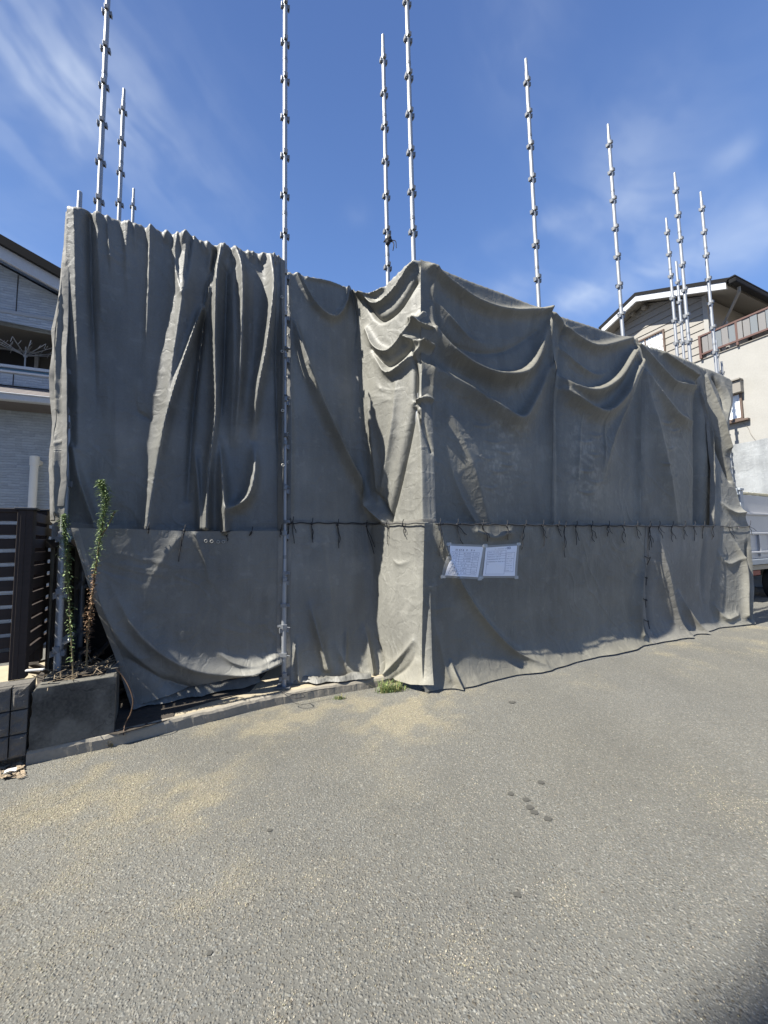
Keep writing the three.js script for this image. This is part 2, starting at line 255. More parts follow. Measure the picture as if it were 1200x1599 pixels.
function pole(x, z, y0, y1, label, { spigot = true, tilt = 0, from = 0, base = false, sleeves = true } = {}) {
  const o = thing('scaffold_pole', label, 'scaffold pole', V(x, y0, z), 'galvanised scaffold poles rising above the sheets');
  const top = y1 - y0, body = spigot ? top - 0.2 : top;
  const prof = [[0, 0], [0.0243, 0], [0.0243, body]]; if (spigot) prof.push([0.0215, body + 0.012], [0.0195, body + 0.03], [0.0185, top - 0.006], [0.0165, top], [0, top]); else prof.push([0, body]);
  mesh('tube', clean(new THREE.LatheGeometry(prof.map(([a, b]) => new THREE.Vector2(a, b)), 20)), M.galv, o);
  for (let y = LEVEL0 + 0.45 * 6; y > y0 + 0.05; y -= 0.45) if (y < y1 - 0.1 && y > from) mesh('coupler', couplerGeo, M.galvDark, o).position.y = y - y0;
  if (sleeves) for (let y = 0.9; y < top - 0.5; y += 1.8) if (y + y0 > from) mesh('joint_sleeve', clean(new THREE.CylinderGeometry(0.0265, 0.0265, 0.035, 16)).translate(0, y + 0.33, 0), M.galvDark, o);
  if (base) { mesh('base_plate', box(0.14, 0.006, 0.14, 0, 0.003, 0), M.galvDark, o); mesh('jack_nut', clean(new THREE.CylinderGeometry(0.032, 0.032, 0.04, 6)).translate(0, 0.09, 0), M.galvDark, o); }
  o.rotation.z = tilt;
  return o;
}
pole(-0.988, -3.798, 0.09, 9.6, 'tall scaffold pole standing in front of the sheets, bare from kerb to sky', { base: true });
pole(0.358, -3.788, 0, 9.6, 'tall scaffold pole rising from the peaked corner of the grey sheets');
pole(0.097, -4.298, 0, LEVEL0 + 0.34, 'shorter scaffold pole left of the peaked corner, with a black rag tied low on it');
pole(-2.976, -3.822, 0, 9.6, 'tall scaffold pole beyond the left end of the sheets, second pole from the left');
pole(-3.465, -4.805, 0, LEVEL0 + 0.33, 'third scaffold pole from the left, a slim one ending below the tall one beside it');
pole(-4.29, -6.281, 0, LEVEL0 + 0.33, 'thin far scaffold pole showing only its short tip above the left sheet');
pole(-2.60, -3.12, 0, EYE + 3.10, 'short thick scaffold pole end at the far left top corner of the sheets');
pole(1.969, -4.558, 0, LEVEL0 + 0.33, 'lone scaffold pole over the seam in the middle of the right-hand sheets');
pole(3.518, -5.375, 0, LEVEL0 + 0.33, 'scaffold pole rising just left of the ridge of the beige boarded gable');
pole(5.133, -6.176, 0, LEVEL0 + 0.33, 'scaffold pole in front of the beige boards of the house, taller of two close together');
pole(5.893, -6.554, 0, LEVEL0 + 0.33, 'rightmost scaffold pole, crossing the brown balcony railing of the cream house');
pole(5.647, -7.084, 0, LEVEL0 + 0.30, 'scaffold pole in front of the house window wall, shorter of two close together');
pole(6.448, -7.916, 0, LEVEL0 + 0.02, 'thinnest and farthest scaffold pole, between the two in front of the house window', { spigot: false });
{ // knotted rag on the pole
  const p = atZ(611, 375, 4.27), g = []; const R = rng(3);
  for (let k = 0; k < 5; k++) { const s = new THREE.IcosahedronGeometry(0.022 + 0.014 * R(), 1); const a = s.attributes.position; for (let i = 0; i < a.count; i++) { const f = 0.7 + 0.5 * vnoise(a.getX(i) * 50, a.getY(i) * 50 + a.getZ(i) * 30, k); a.setXYZ(i, a.getX(i) * f, a.getY(i) * f * 1.2, a.getZ(i) * f); } g.push(s.translate(-0.02 + (R() - 0.5) * 0.05, (R() - 0.5) * 0.08, 0)); }
  g.push(tube([V(0, 0, 0), V(0.03, -0.05, 0.01), V(0.02, -0.13, 0.0)], 0.006), tube([V(0, 0, 0), V(0.05, -0.02, 0.01), V(0.06, -0.1, 0.0)], 0.005), tube([V(-0.085, 0, -0.03), V(-0.05, 0.005, 0.02), V(0, 0, 0.01)], 0.008));
  const o = mesh('tied_rag', merge(g), M.cord, scene, { label: 'black rag knotted round the short pole left of the peaked corner', category: 'rag' }); o.position.copy(p);
}

// ------------------------------------------------------------------ grey sheets: walls they hang on
class Wall {                                                        // pts(y) -> plan polyline [[x, z], ...]
  constructor(pts, ref, round = 0.05) { this.pts = pts; const q = pts(ref); this.S = [0]; for (let i = 1; i < q.length; i++) this.S.push(this.S[i - 1] + Math.hypot(q[i][0] - q[i - 1][0], q[i][1] - q[i - 1][1])); this.round = round; }
  raw(s, y) { const q = this.pts(y), S = this.S; let i = 0; while (i < S.length - 2 && s > S[i + 1]) i++; const t = (s - S[i]) / (S[i + 1] - S[i]); return [lerp(q[i][0], q[i + 1][0], t), lerp(q[i][1], q[i + 1][1], t)]; }
  base(s, y) { if (this.S.length === 2) return this.raw(s, y); let x = 0, z = 0; for (let k = -2; k <= 2; k++) { const r = this.raw(s + k * this.round / 2, y); x += r[0] / 5; z += r[1] / 5; } return [x, z]; }
  normal(s, y) { const a = this.base(s - 0.02, y), b = this.base(s + 0.02, y), dx = b[0] - a[0], dz = b[1] - a[1], l = Math.hypot(dx, dz); return [-dz / l, dx / l]; }
  fromPx(px, py) {
    const d = ray(px, py); let y = EYE, best = null;
    for (let it = 0; it < 3; it++) {
      const q = this.pts(y); best = null;
      for (let i = 0; i < q.length - 1; i++) {
        const [ax, az] = q[i], ex = q[i + 1][0] - ax, ez = q[i + 1][1] - az, det = d.x * -ez + ex * d.z; if (Math.abs(det) < 1e-9) continue;
        const t = (ax * -ez + ex * az) / det, u = (d.x * az - d.z * ax) / det; if (t <= 0) continue;
        const ok = (u >= (i ? 0 : -9)) && (u <= (i < q.length - 2 ? 1 : 9)), s = lerp(this.S[i], this.S[i + 1], u);
        if (ok && (!best || t < best.t)) best = { t, s, y: EYE + d.y * t };
      }
      if (!best) throw new Error('no hit ' + px + ' ' + py); y = best.y;
    }
    return [best.s, best.y];
  }
}
const wallLeft = new Wall(() => [[-2.64, -3.05], [-1.02, -3.77]], 2);
const wallFront = new Wall((y) => { const t = clamp(y / 4.3); return [[-0.985, -3.86], [lerp(-0.10, -0.31, t), y < 1.6 ? lerp(-4.16, -4.34, clamp(y / 1.6)) : lerp(-4.34, -4.24, clamp((y - 1.6) / 2.7))], [0.398, -3.675], [0.57, -3.765]]; }, 2, 0.09);
const wallRight = new Wall(() => [[0.412, -3.68], [3.565, -5.275], [5.19, -6.075]], 2, 0.08);
const wallEnd = new Wall((y) => [[5.07, -6.04], [6.02, -6.27]], 2);
const wallFlap = new Wall(() => [[-2.86, -3.09], [-2.665, -3.05]], 2);

function interp(list, x) { if (x <= list[0][0]) return list[0][1]; for (let i = 1; i < list.length; i++) if (x <= list[i][0]) return lerp(list[i - 1][1], list[i][1], (x - list[i - 1][0]) / (list[i][0] - list[i - 1][0] || 1e-9)); return list[list.length - 1][1]; }
function smoothPts(p, sub = 4) { if (p.length < 3) return p; const c = new THREE.CatmullRomCurve3(p.map((q) => V(q[0], q[1], q[2] ?? 1)), false, 'centripetal'); return c.getPoints((p.length - 1) * sub).map((v) => [v.x, v.y, Math.max(0, v.z)]); }

// a fold: pts in photo pixels [x, y, strength], amplitude and half-widths in metres (wn on the left going down / below going right)
const RELIEF = 1.9, SLIM = 0.84;
function stroke(wall, pts, amp, wn, wp = wn, sharp = 0.62) {
  const q = smoothPts(pts).map(([x, y, a]) => [...wall.fromPx(x, y), a ?? 1]); wn *= SLIM; wp *= SLIM; const m = Math.max(wn, wp) * 2.4;
  return { q, amp: amp * RELIEF, wn, wp, sharp, x0: Math.min(...q.map((p) => p[0])) - m, x1: Math.max(...q.map((p) => p[0])) + m, y0: Math.min(...q.map((p) => p[1])) - m, y1: Math.max(...q.map((p) => p[1])) + m };
}
function strokeAt(k, s, y) {
  if (s < k.x0 || s > k.x1 || y < k.y0 || y > k.y1) return 0;
  let bd = 1e9, ba = 0, side = 1; const q = k.q;
  for (let i = 0; i < q.length - 1; i++) {
    const ax = q[i][0], ay = q[i][1], bx = q[i + 1][0] - ax, by = q[i + 1][1] - ay, L = bx * bx + by * by || 1e-9, px = s - ax, py = y - ay, t = clamp((px * bx + py * by) / L), dx = px - t * bx, dy = py - t * by, d = dx * dx + dy * dy;
    if (d < bd) { bd = d; ba = lerp(q[i][2], q[i + 1][2], t); side = bx * py - by * px; }
  }
  const x = Math.sqrt(bd) / (side > 0 ? k.wp : k.wn);
  return k.amp * ba * Math.exp(-Math.pow(x * x + 0.004, k.sharp));
}
function blob(wall, px, py, rs, ry, amp, rot = 0) { const [s, y] = wall.fromPx(px, py); return { s, y, rs, ry, amp, c: Math.cos(rot), n: Math.sin(rot) }; }
const blobAt = (b, s, y) => { const a = s - b.s, e = y - b.y, u = (a * b.c + e * b.n) / b.rs, v = (-a * b.n + e * b.c) / b.ry, d = u * u + v * v; return d > 7 ? 0 : b.amp * Math.exp(-d); };

// cloth textures
T.cloth = greyTex(1024, (u, v) => {
  const st = fbm(u * 6, v * 6, 201, 5, 6), fine = vnoise(u * 256, v * 256, 205, 256), streak = fbm(u * 40, v * 5, 208, 3, 5), blot = sstep(0.62, 0.8, fbm(u * 9, v * 9, 211, 4, 9));
  const seam = Math.min(Math.abs(u - 0.5), 0.5 - Math.abs(u - 0.5)), sv = Math.abs(v - 0.37), sm = seam < 0.0018 ? (Math.sin(v * 900) > -0.3 ? 0.10 : -0.04) : seam < 0.014 ? -0.025 : 0, hm = sv < 0.0018 ? (Math.sin(u * 900) > -0.3 ? 0.08 : -0.04) : sv < 0.012 ? -0.02 : 0; const spots = sstep(0.72, 0.8, fbm(u * 24, v * 24, 215, 3, 24)) * 0.10;
  return clamp(0.55 + 0.32 * st + 0.10 * fine + 0.16 * (streak - 0.5) + 0.10 * blot + sm + hm + spots, 0, 1);
}, { repeat: 0.6 });
T.clothBump = greyTex(1024, (u, v) => {
  const w = fbm(u * 8, v * 8, 301, 4, 8), r1 = Math.abs(fbm(u * 7 + w * 1.2, v * 9, 305, 3) - 0.5) * 2, r2 = Math.abs(fbm(u * 16, v * 11 + w, 309, 3) - 0.5) * 2;
  return clamp(0.5 + 0.35 * (1 - Math.min(1, r1 * 5)) - 0.25 * (1 - Math.min(1, r2 * 6)) + 0.10 * vnoise(u * 300, v * 300, 311) + 0.15 * (w - 0.5), 0, 1);
}, { repeat: 0.6 });
M.cloth = mat([0.210, 0.208, 0.191], 0.58, { map: T.cloth, bumpMap: T.clothBump, bumpScale: 0.0055, vertexColors: true });
M.hem = mat([0.212, 0.204, 0.18], 0.66, { map: T.cloth, bumpMap: T.clothBump, bumpScale: 0.003 });

function makeSheet({ name = 'tarpaulin', label, wall, top, bottom, left, right, step = 0.0115, strokes = [], blobs = [], topCurl = 0, flare = 0, flareH = 0.12, lean = 0, noise = 0.006, tint = [1, 1, 1], dusty = 0.25, scallop = 0, seed = 1, extra, wear = [], hemSides = '', crease = 0.005, floor = null }) {
  const T0 = top.map((p) => wall.fromPx(...p)).sort((a, b) => a[0] - b[0]), B0 = bottom.map((p) => wall.fromPx(...p)).sort((a, b) => a[0] - b[0]);
  const side = (l) => l && l.map((p) => wall.fromPx(...p)).map(([s, y]) => [y, s]).sort((a, b) => a[0] - b[0]);
  const L = side(left), Rr = side(right), sL0 = Math.min(T0[0][0], B0[0][0]), sR0 = Math.max(T0.at(-1)[0], B0.at(-1)[0]);
  const topY = (s) => interp(T0, s) - (scallop ? scallop * Math.abs(Math.sin(s * 37 + 3 * vnoise(s * 5, 1, seed))) * (0.5 + vnoise(s * 9, 3, seed)) : 0), botY = floor === null ? (s) => interp(B0, s) : () => floor;
  const H = Math.max(...T0.map((p) => p[1])) - Math.min(...B0.map((p) => p[1])), Wd = sR0 - sL0, nu = Math.max(8, Math.round(Wd / step)), nv = Math.max(8, Math.round(H / step));
  const sheet = { wall, topY, botY };
  sheet.disp = (s, y) => {
    const yT = topY(s), yB = botY(s), v = clamp((y - yB) / (yT - yB)); let d = 0;
    for (const k of strokes) d += strokeAt(k, s, y);
    for (const b of blobs) d += blobAt(b, s, y);
    d += noise * 2 * (fbm(s * 3.2, y * 1.5, seed * 7, 3) - 0.5) + noise * 0.35 * (fbm(s * 15 + 2 * vnoise(s * 3, y * 3, 4), y * 7, seed * 7 + 3, 3) - 0.5);
    { const w1 = fbm(s * 2.1, y * 2.1, seed + 11, 2), q1 = s * 0.8 + y * 0.6 + w1, q2 = s * 0.9 - y * 0.5 + w1 * 1.3; const c1 = Math.abs(vnoise(q1 * 6, (y - s) * 1.6, seed + 12) - 0.5) * 2, c2 = Math.abs(vnoise(q2 * 9, (y + s) * 2.2, seed + 13) - 0.5) * 2; d += crease * ((1 - Math.min(1, c1 * 2.6)) * sstep(0.45, 0.7, vnoise(s * 2.3, y * 2.3, seed + 14)) + 0.6 * (1 - Math.min(1, c2 * 2.8)) * sstep(0.5, 0.7, vnoise(s * 3.1 + 5, y * 2.7, seed + 15))); }
    d += lean * (v - 0.55);
    if (topCurl) { const e = (yT - y) / topCurl; if (e < 1) d -= topCurl * 0.75 * (1 - Math.sqrt(1 - (1 - Math.max(0, e)) ** 2 * 0.98)); }
    if (flare) d += flare * Math.exp(-Math.max(0, y - yB) / flareH) * (0.75 + 0.5 * vnoise(s * 3.1, 0, seed + 40));
    if (extra) d += extra(s, y, v);
    return d;
  };
  sheet.at = (s, y, off = 0) => { const b = wall.base(s, y), n = wall.normal(s, y), d = sheet.disp(s, y) + off; return V(b[0] + n[0] * d, y, b[1] + n[1] * d); };
  sheet.atPx = (px, py, off = 0) => sheet.at(...wall.fromPx(px, py), off);
  const P = [], UV = [], C = [], I = [], grid = [];
  for (let j = 0; j <= nv; j++) for (let i = 0; i <= nu; i++) {
    const u = i / nu, v = j / nv; let s = lerp(sL0, sR0, u), y = 0;
    for (let it = 0; it < (L || Rr ? 3 : 1); it++) { y = lerp(botY(s), topY(s), v); s = lerp(L ? interp(L, y) : sL0, Rr ? interp(Rr, y) : sR0, u); }
    y = lerp(botY(s), topY(s), v); grid.push([s, y]);
    const p = sheet.at(s, y); P.push(p.x, Math.max(p.y, 0.012), p.z); UV.push(s + seed * 0.37, y + seed * 0.21);
    const du = dusty * sstep(0.55, 0, y) * (0.4 + fbm(s * 2, y * 3, seed + 60, 3)), n = 0.86 + 0.28 * fbm(s * 1.3, y * 1.3, seed + 70, 4), stn = 1 - 0.16 * sstep(0.6, 0.8, fbm(s * 4 + 9, y * 1.1, seed + 80, 4));
    let w = 0; for (const b of wear) w += blobAt(b, s, y) * sstep(0.35, 0.65, fbm(s * 9, y * 22, seed + 90, 4)) * (0.5 + sstep(0.4, 0.6, vnoise(s * 60, y * 24, 4)));
    const k = n * stn + w * 0.45;
    C.push(k * tint[0] * (1 + du * 1.1), k * tint[1] * (1 + du * 0.95), k * tint[2] * (1 + du * 0.6));
  }
  for (let j = 0; j < nv; j++) for (let i = 0; i < nu; i++) { const a = j * (nu + 1) + i, b = a + nu + 1; I.push(a, a + 1, b, b, a + 1, b + 1); }
  const g = new THREE.BufferGeometry(); g.setAttribute('position', new THREE.Float32BufferAttribute(P, 3)); g.setAttribute('uv', new THREE.Float32BufferAttribute(UV, 2)); g.setAttribute('color', new THREE.Float32BufferAttribute(C, 3)); g.setIndex(I); g.computeVertexNormals();
  sheet.obj = thing(name, label, 'tarpaulin'); mesh('cloth', g, M.cloth, sheet.obj);
  // hems: doubled strips along the edges, standing proud of the cloth
  const strip = (edge) => {
    const p = [], uv = [], id = [], N = 140, w = 0.045;
    for (let i = 0; i <= N; i++) for (const k of [0, 1, 2, 3]) {
      let s, y; const t = i / N;
      if (edge === 'l' || edge === 'r') { const yy0 = botY(edge === 'l' ? sL0 : sR0), yy1 = topY(edge === 'l' ? sL0 : sR0); y = lerp(yy0, yy1, t); const e = edge === 'l' ? (L ? interp(L, y) : sL0) : (Rr ? interp(Rr, y) : sR0); s = e + (edge === 'l' ? 1 : -1) * (0.002 + [0, 0.001, w, w + 0.001][k]); }
      else { s = lerp(sL0, sR0, t); y = botY(s) + 0.002 + [0, 0.001, w, w + 0.001][k]; }
      const q = sheet.at(s, y, k === 0 || k === 3 ? 0.0005 : 0.0045 + 0.002 * vnoise(t * 60, k, 5)); p.push(q.x, Math.max(q.y, 0.013), q.z); uv.push(s, y);
    }
    for (let i = 0; i < N; i++) for (let k = 0; k < 3; k++) { const a = i * 4 + k, b = a + 4; id.push(a, b, a + 1, b, b + 1, a + 1); }
    const hg = new THREE.BufferGeometry(); hg.setAttribute('position', new THREE.Float32BufferAttribute(p, 3)); hg.setAttribute('uv', new THREE.Float32BufferAttribute(uv, 2)); hg.setIndex(id); hg.computeVertexNormals(); return hg;
  };
  for (const e of hemSides) mesh('hem', strip(e), M.hem, sheet.obj);
  return sheet;
}

// ------------------------------------------------------------------ the sheets
const A = (w) => (pts, amp, wn, wp, sh) => stroke(w, pts, amp, wn, wp, sh);
{
  const f = A(wallLeft), st = [
    f([[121, 340, 1], [122, 450, 1.1], [123, 600, 1], [120, 700, 0.5]], 0.022, 0.04, 0.07),
    f([[142, 345, 1], [142, 440, 1], [146, 560, 0.5], [150, 640, 0]], -0.04, 0.022, 0.03),
    f([[114, 700, 0.4], [124, 745, 1], [138, 790, 1], [150, 825, 1]], 0.035, 0.05, 0.022),
    f([[155, 345, 1], [158, 420, 0.8], [160, 500, 0.2]], 0.022, 0.025, 0.06),
    f([[171, 344, 0.8], [175, 400, 1], [177, 440, 0]], 0.018, 0.016, 0.03),
    f([[198, 350, 0.6], [200, 420, 1], [202, 480, 0]], 0.010, 0.02, 0.03),
    f([[237, 358, 1], [235, 430, 1], [231, 500, 0.7], [226, 580, 0]], 0.026, 0.018, 0.045, 0.7),
    f([[181, 560, 0], [181, 650, 1], [182, 760, 0.3]], 0.018, 0.09, 0.09),
    f([[296, 376, 0.8], [288, 465, 1], [272, 570, 1], [257, 670, 1], [240, 760, 0.9], [230, 825, 0.9]], 0.066, 0.075, 0.10),
    f([[275, 378, 0.4], [276, 430, 1], [284, 472, 0.6]], 0.02, 0.02, 0.02), f([[300, 385, 1], [293, 430, 1], [287, 470, 0]], -0.026, 0.016, 0.02),
    f([[331, 405, 0.3], [326, 465, 1], [307, 520, 1], [282, 595, 1], [260, 675, 0.7], [252, 720, 0]], 0.066, 0.034, 0.022, 0.65),
    f([[338, 400, 0.8], [322, 470, 1], [313, 540, 1], [303, 620, 0.9], [297, 700, 0.6], [292, 780, 0.2]], -0.06, 0.024, 0.026),
    f([[345, 396, 0.4], [338, 450, 1], [336, 560, 1], [337, 650, 1], [326, 740, 0.9], [322, 825, 0.9]], 0.095, 0.036, 0.045),
    f([[354, 430, 0.6], [352, 520, 1], [347, 620, 1], [338, 700, 0]], -0.035, 0.018, 0.022),
    f([[366, 398, 0.3], [375, 440, 0.9], [376, 520, 0.8], [372, 620, 0.5], [366, 700, 0]], 0.09, 0.035, 0.05), f([[362, 440, 0.5], [364, 560, 1], [360, 680, 0.3]], 0.05, 0.06, 0.09),
    f([[418, 418, 0.35], [421, 470, 1], [411, 560, 1], [400, 620, 0.8], [394, 690, 0]], 0.12, 0.045, 0.05),
    f([[343, 680, 0], [346, 730, 0.9], [350, 790, 1.1], [352, 832, 1.2]], 0.085, 0.05, 0.045),
    f([[396, 690, 0], [396, 740, 1], [384, 780, 1.1], [356, 796, 0.7]], 0.075, 0.05, 0.05, 0.7),
    f([[426, 430, 1], [429, 560, 1], [434, 700, 1], [438, 825, 1]], -0.02, 0.014, 0.014), f([[436, 430, 0.3], [438, 560, 1], [440, 825, 1]], 0.045, 0.02, 0.03),
    f([[210, 600, 0], [214, 640, 1], [232, 652, 1]], -0.012, 0.03, 0.03),
    f([[303, 690, 0], [310, 760, 1], [313, 825, 1]], 0.04, 0.03, 0.035),
  ];
  const R = rng(31);
  for (let k = 0; k < 34; k++) { const x = 128 + 308 * (k + R() * 0.7) / 34, yT = lerp(335, 414, (x - 118) / 325), len = 18 + 60 * R() * R(), dx = (R() - 0.5) * 16; st.push(f([[x, yT - 4, 1], [x + dx * 0.4, yT + len * 0.4, 0.8], [x + dx, yT + len, 0]], (x > 190 ? 0.012 + 0.014 * (x - 190) / 250 : 0.008) * (0.5 + R()), 0.016 + 0.012 * R(), 0.02 + 0.014 * R())); }
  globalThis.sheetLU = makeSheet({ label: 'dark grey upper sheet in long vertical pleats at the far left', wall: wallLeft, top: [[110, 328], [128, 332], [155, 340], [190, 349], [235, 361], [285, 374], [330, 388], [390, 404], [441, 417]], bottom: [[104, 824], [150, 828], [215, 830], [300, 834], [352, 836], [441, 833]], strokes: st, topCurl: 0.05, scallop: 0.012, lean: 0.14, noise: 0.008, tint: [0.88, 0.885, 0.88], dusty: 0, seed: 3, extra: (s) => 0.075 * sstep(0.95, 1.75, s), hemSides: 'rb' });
}
{
  const f = A(wallLeft);
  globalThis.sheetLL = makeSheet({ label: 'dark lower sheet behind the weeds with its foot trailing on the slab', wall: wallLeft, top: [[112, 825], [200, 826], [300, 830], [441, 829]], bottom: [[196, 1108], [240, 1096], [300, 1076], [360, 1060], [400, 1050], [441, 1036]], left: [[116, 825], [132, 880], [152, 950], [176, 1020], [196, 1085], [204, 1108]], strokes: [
    f([[120, 830, 0.5], [150, 920, 1], [190, 1000, 1], [250, 1060, 0.8]], 0.03, 0.06, 0.08), f([[170, 900, 0], [220, 990, 1], [300, 1045, 1], [390, 1052, 0.9], [438, 1040, 0.6]], 0.036, 0.07, 0.09), f([[200, 1030, 0.4], [280, 1075, 1], [360, 1080, 1], [436, 1050, 0.7]], -0.04, 0.05, 0.05),
    f([[343, 1022, 0.2], [368, 1036, 1], [400, 1040, 0.6], [432, 1026, 1]], 0.022, 0.03, 0.03), f([[360, 1054, 0.2], [395, 1050, 1], [436, 1034, 1]], 0.03, 0.04, 0.035), f([[306, 835, 1], [322, 880, 0.8], [334, 930, 0]], 0.012, 0.03, 0.03), f([[280, 840, 1], [240, 900, 0.5], [220, 960, 0]], 0.012, 0.05, 0.05),
  ], flare: 0.03, flareH: 0.10, noise: 0.008, lean: 0.11, tint: [0.90, 0.89, 0.86], dusty: 0.1, seed: 5, hemSides: 'lr' });
}
{
  const f = A(wallFront), st = [
    f([[459, 505, 0.4], [477, 570, 1], [500, 632, 1], [526, 687, 1], [553, 741, 1], [584, 791, 1], [606, 815, 0.6]], 0.07, 0.06, 0.05, 0.75),
    f([[466, 428, 0.6], [492, 478, 1], [515, 497, 1], [527, 494, 0.9], [542, 465, 0.8], [544, 442, 0.6]], 0.042, 0.05, 0.025, 0.7),
    f([[450, 430, 1], [452, 520, 0.6], [454, 700, 0.8], [452, 815, 0.6]], 0.02, 0.02, 0.03),
    f([[566, 458, 1], [590, 478, 1], [616, 462, 1], [648, 415, 1]], 0.04, 0.035, 0.03),
    f([[572, 470, 0.6], [596, 500, 1], [622, 486, 1], [652, 440, 0.8]], -0.035, 0.025, 0.025),
    f([[574, 515, 0.5], [592, 545, 1], [612, 552, 1], [640, 520, 1], [660, 492, 0.8]], 0.045, 0.04, 0.035),
    f([[582, 545, 0.4], [606, 572, 1], [628, 560, 1], [652, 532, 0.7]], -0.03, 0.025, 0.025),
    f([[590, 560, 0.3], [612, 585, 1], [640, 566, 1], [662, 540, 1]], 0.04, 0.04, 0.03),
    f([[644, 500, 0.8], [660, 512, 1], [672, 520, 1]], 0.05, 0.03, 0.025), f([[640, 530, 0.8], [658, 540, 1], [674, 548, 1]], 0.055, 0.03, 0.025), f([[646, 548, 0.5], [652, 585, 1], [650, 630, 1]], -0.04, 0.022, 0.022),
    f([[650, 628, 1], [664, 622, 1], [674, 626, 0.6]], 0.04, 0.028, 0.022), f([[655, 645, 1], [664, 675, 1], [673, 706, 0.6]], -0.03, 0.016, 0.016),
    f([[649, 640, 0.8], [630, 735, 1], [611, 812, 0.8]], -0.045, 0.03, 0.03), f([[590, 770, 0.2], [604, 792, 1], [611, 816, 1]], -0.05, 0.04, 0.025),
    f([[622, 600, 0.3], [616, 680, 1], [600, 760, 0.6]], 0.03, 0.06, 0.05), f([[575, 610, 0], [585, 690, 1], [592, 780, 0.4]], 0.02, 0.05, 0.05),
    f([[658, 420, 0.6], [660, 480, 1]], 0.015, 0.03, 0.03), f([[656, 640, 0.6], [660, 720, 1], [662, 815, 1]], 0.02, 0.04, 0.04),
    f([[545, 445, 1], [560, 462, 1], [582, 462, 0.8], [600, 452, 0.5]], 0.04, 0.02, 0.02), f([[480, 435, 0.6], [510, 440, 1], [538, 450, 0.6]], 0.018, 0.02, 0.02),
    f([[548, 446, 1], [556, 500, 1], [552, 560, 0]], -0.02, 0.03, 0.02),
  ];
  globalThis.sheetFU = makeSheet({ label: 'upper sheet with a bunched sunlit corner rising to the peak', wall: wallFront, top: [[447, 421], [475, 427], [500, 433], [525, 440], [545, 447], [565, 457], [582, 457], [600, 447], [622, 425], [640, 408], [650, 402], [657, 404], [668, 416]], bottom: [[447, 818], [545, 822], [611, 822], [668, 818]], strokes: st, blobs: [blob(wallFront, 590, 620, 0.22, 0.5, 0.03)], topCurl: 0.04, scallop: 0.012, lean: 0.0, noise: 0.008, extra: (s, y) => 0.015 * sstep(0.9, 1.3, s), tint: [1.14, 1.13, 1.08], dusty: 0, seed: 7, hemSides: 'lb', step: 0.011 });  // tint raised to paint the sunlit corner brighter
}
{
  const f = A(wallFront);
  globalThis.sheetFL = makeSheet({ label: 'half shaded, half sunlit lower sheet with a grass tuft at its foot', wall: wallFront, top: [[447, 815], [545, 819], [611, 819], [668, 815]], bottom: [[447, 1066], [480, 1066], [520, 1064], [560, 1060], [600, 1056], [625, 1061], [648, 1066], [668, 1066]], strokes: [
    f([[482, 936, 0], [494, 985, 1], [510, 1042, 1]], 0.05, 0.035, 0.05), f([[464, 990, 0], [464, 1030, 1], [466, 1060, 1]], 0.03, 0.03, 0.04), f([[540, 980, 0], [540, 1010, 1], [538, 1036, 0.3]], 0.018, 0.015, 0.02),
    f([[568, 970, 0], [575, 1010, 1], [585, 1045, 1]], 0.05, 0.06, 0.045), f([[520, 1000, 0], [550, 1048, 1], [580, 1058, 0.7]], 0.04, 0.05, 0.04), f([[605, 1050, 1], [625, 1030, 1], [648, 1000, 0.4]], 0.03, 0.03, 0.03), f([[612, 1062, 1], [640, 1040, 0.6], [655, 1010, 0]], -0.02, 0.025, 0.025),
    f([[500, 850, 0.6], [512, 900, 1], [520, 960, 0.4]], 0.012, 0.05, 0.05), f([[616, 870, 0], [628, 880, 1], [650, 872, 0]], 0.008, 0.03, 0.02), f([[611, 824, 1], [608, 860, 0.5], [606, 900, 0]], -0.012, 0.02, 0.02), f([[590, 1000, 0.2], [600, 1040, 1], [602, 1058, 1]], -0.05, 0.035, 0.025),
  ], flare: 0.05, flareH: 0.12, noise: 0.006, extra: (s, y) => 0.03 * sstep(0.9, 1.3, s), lean: 0.04, tint: [1.14, 1.13, 1.09], dusty: 0.3, seed: 9, hemSides: 'l' });  // raised tint adds to the sunlit side's brightness
}
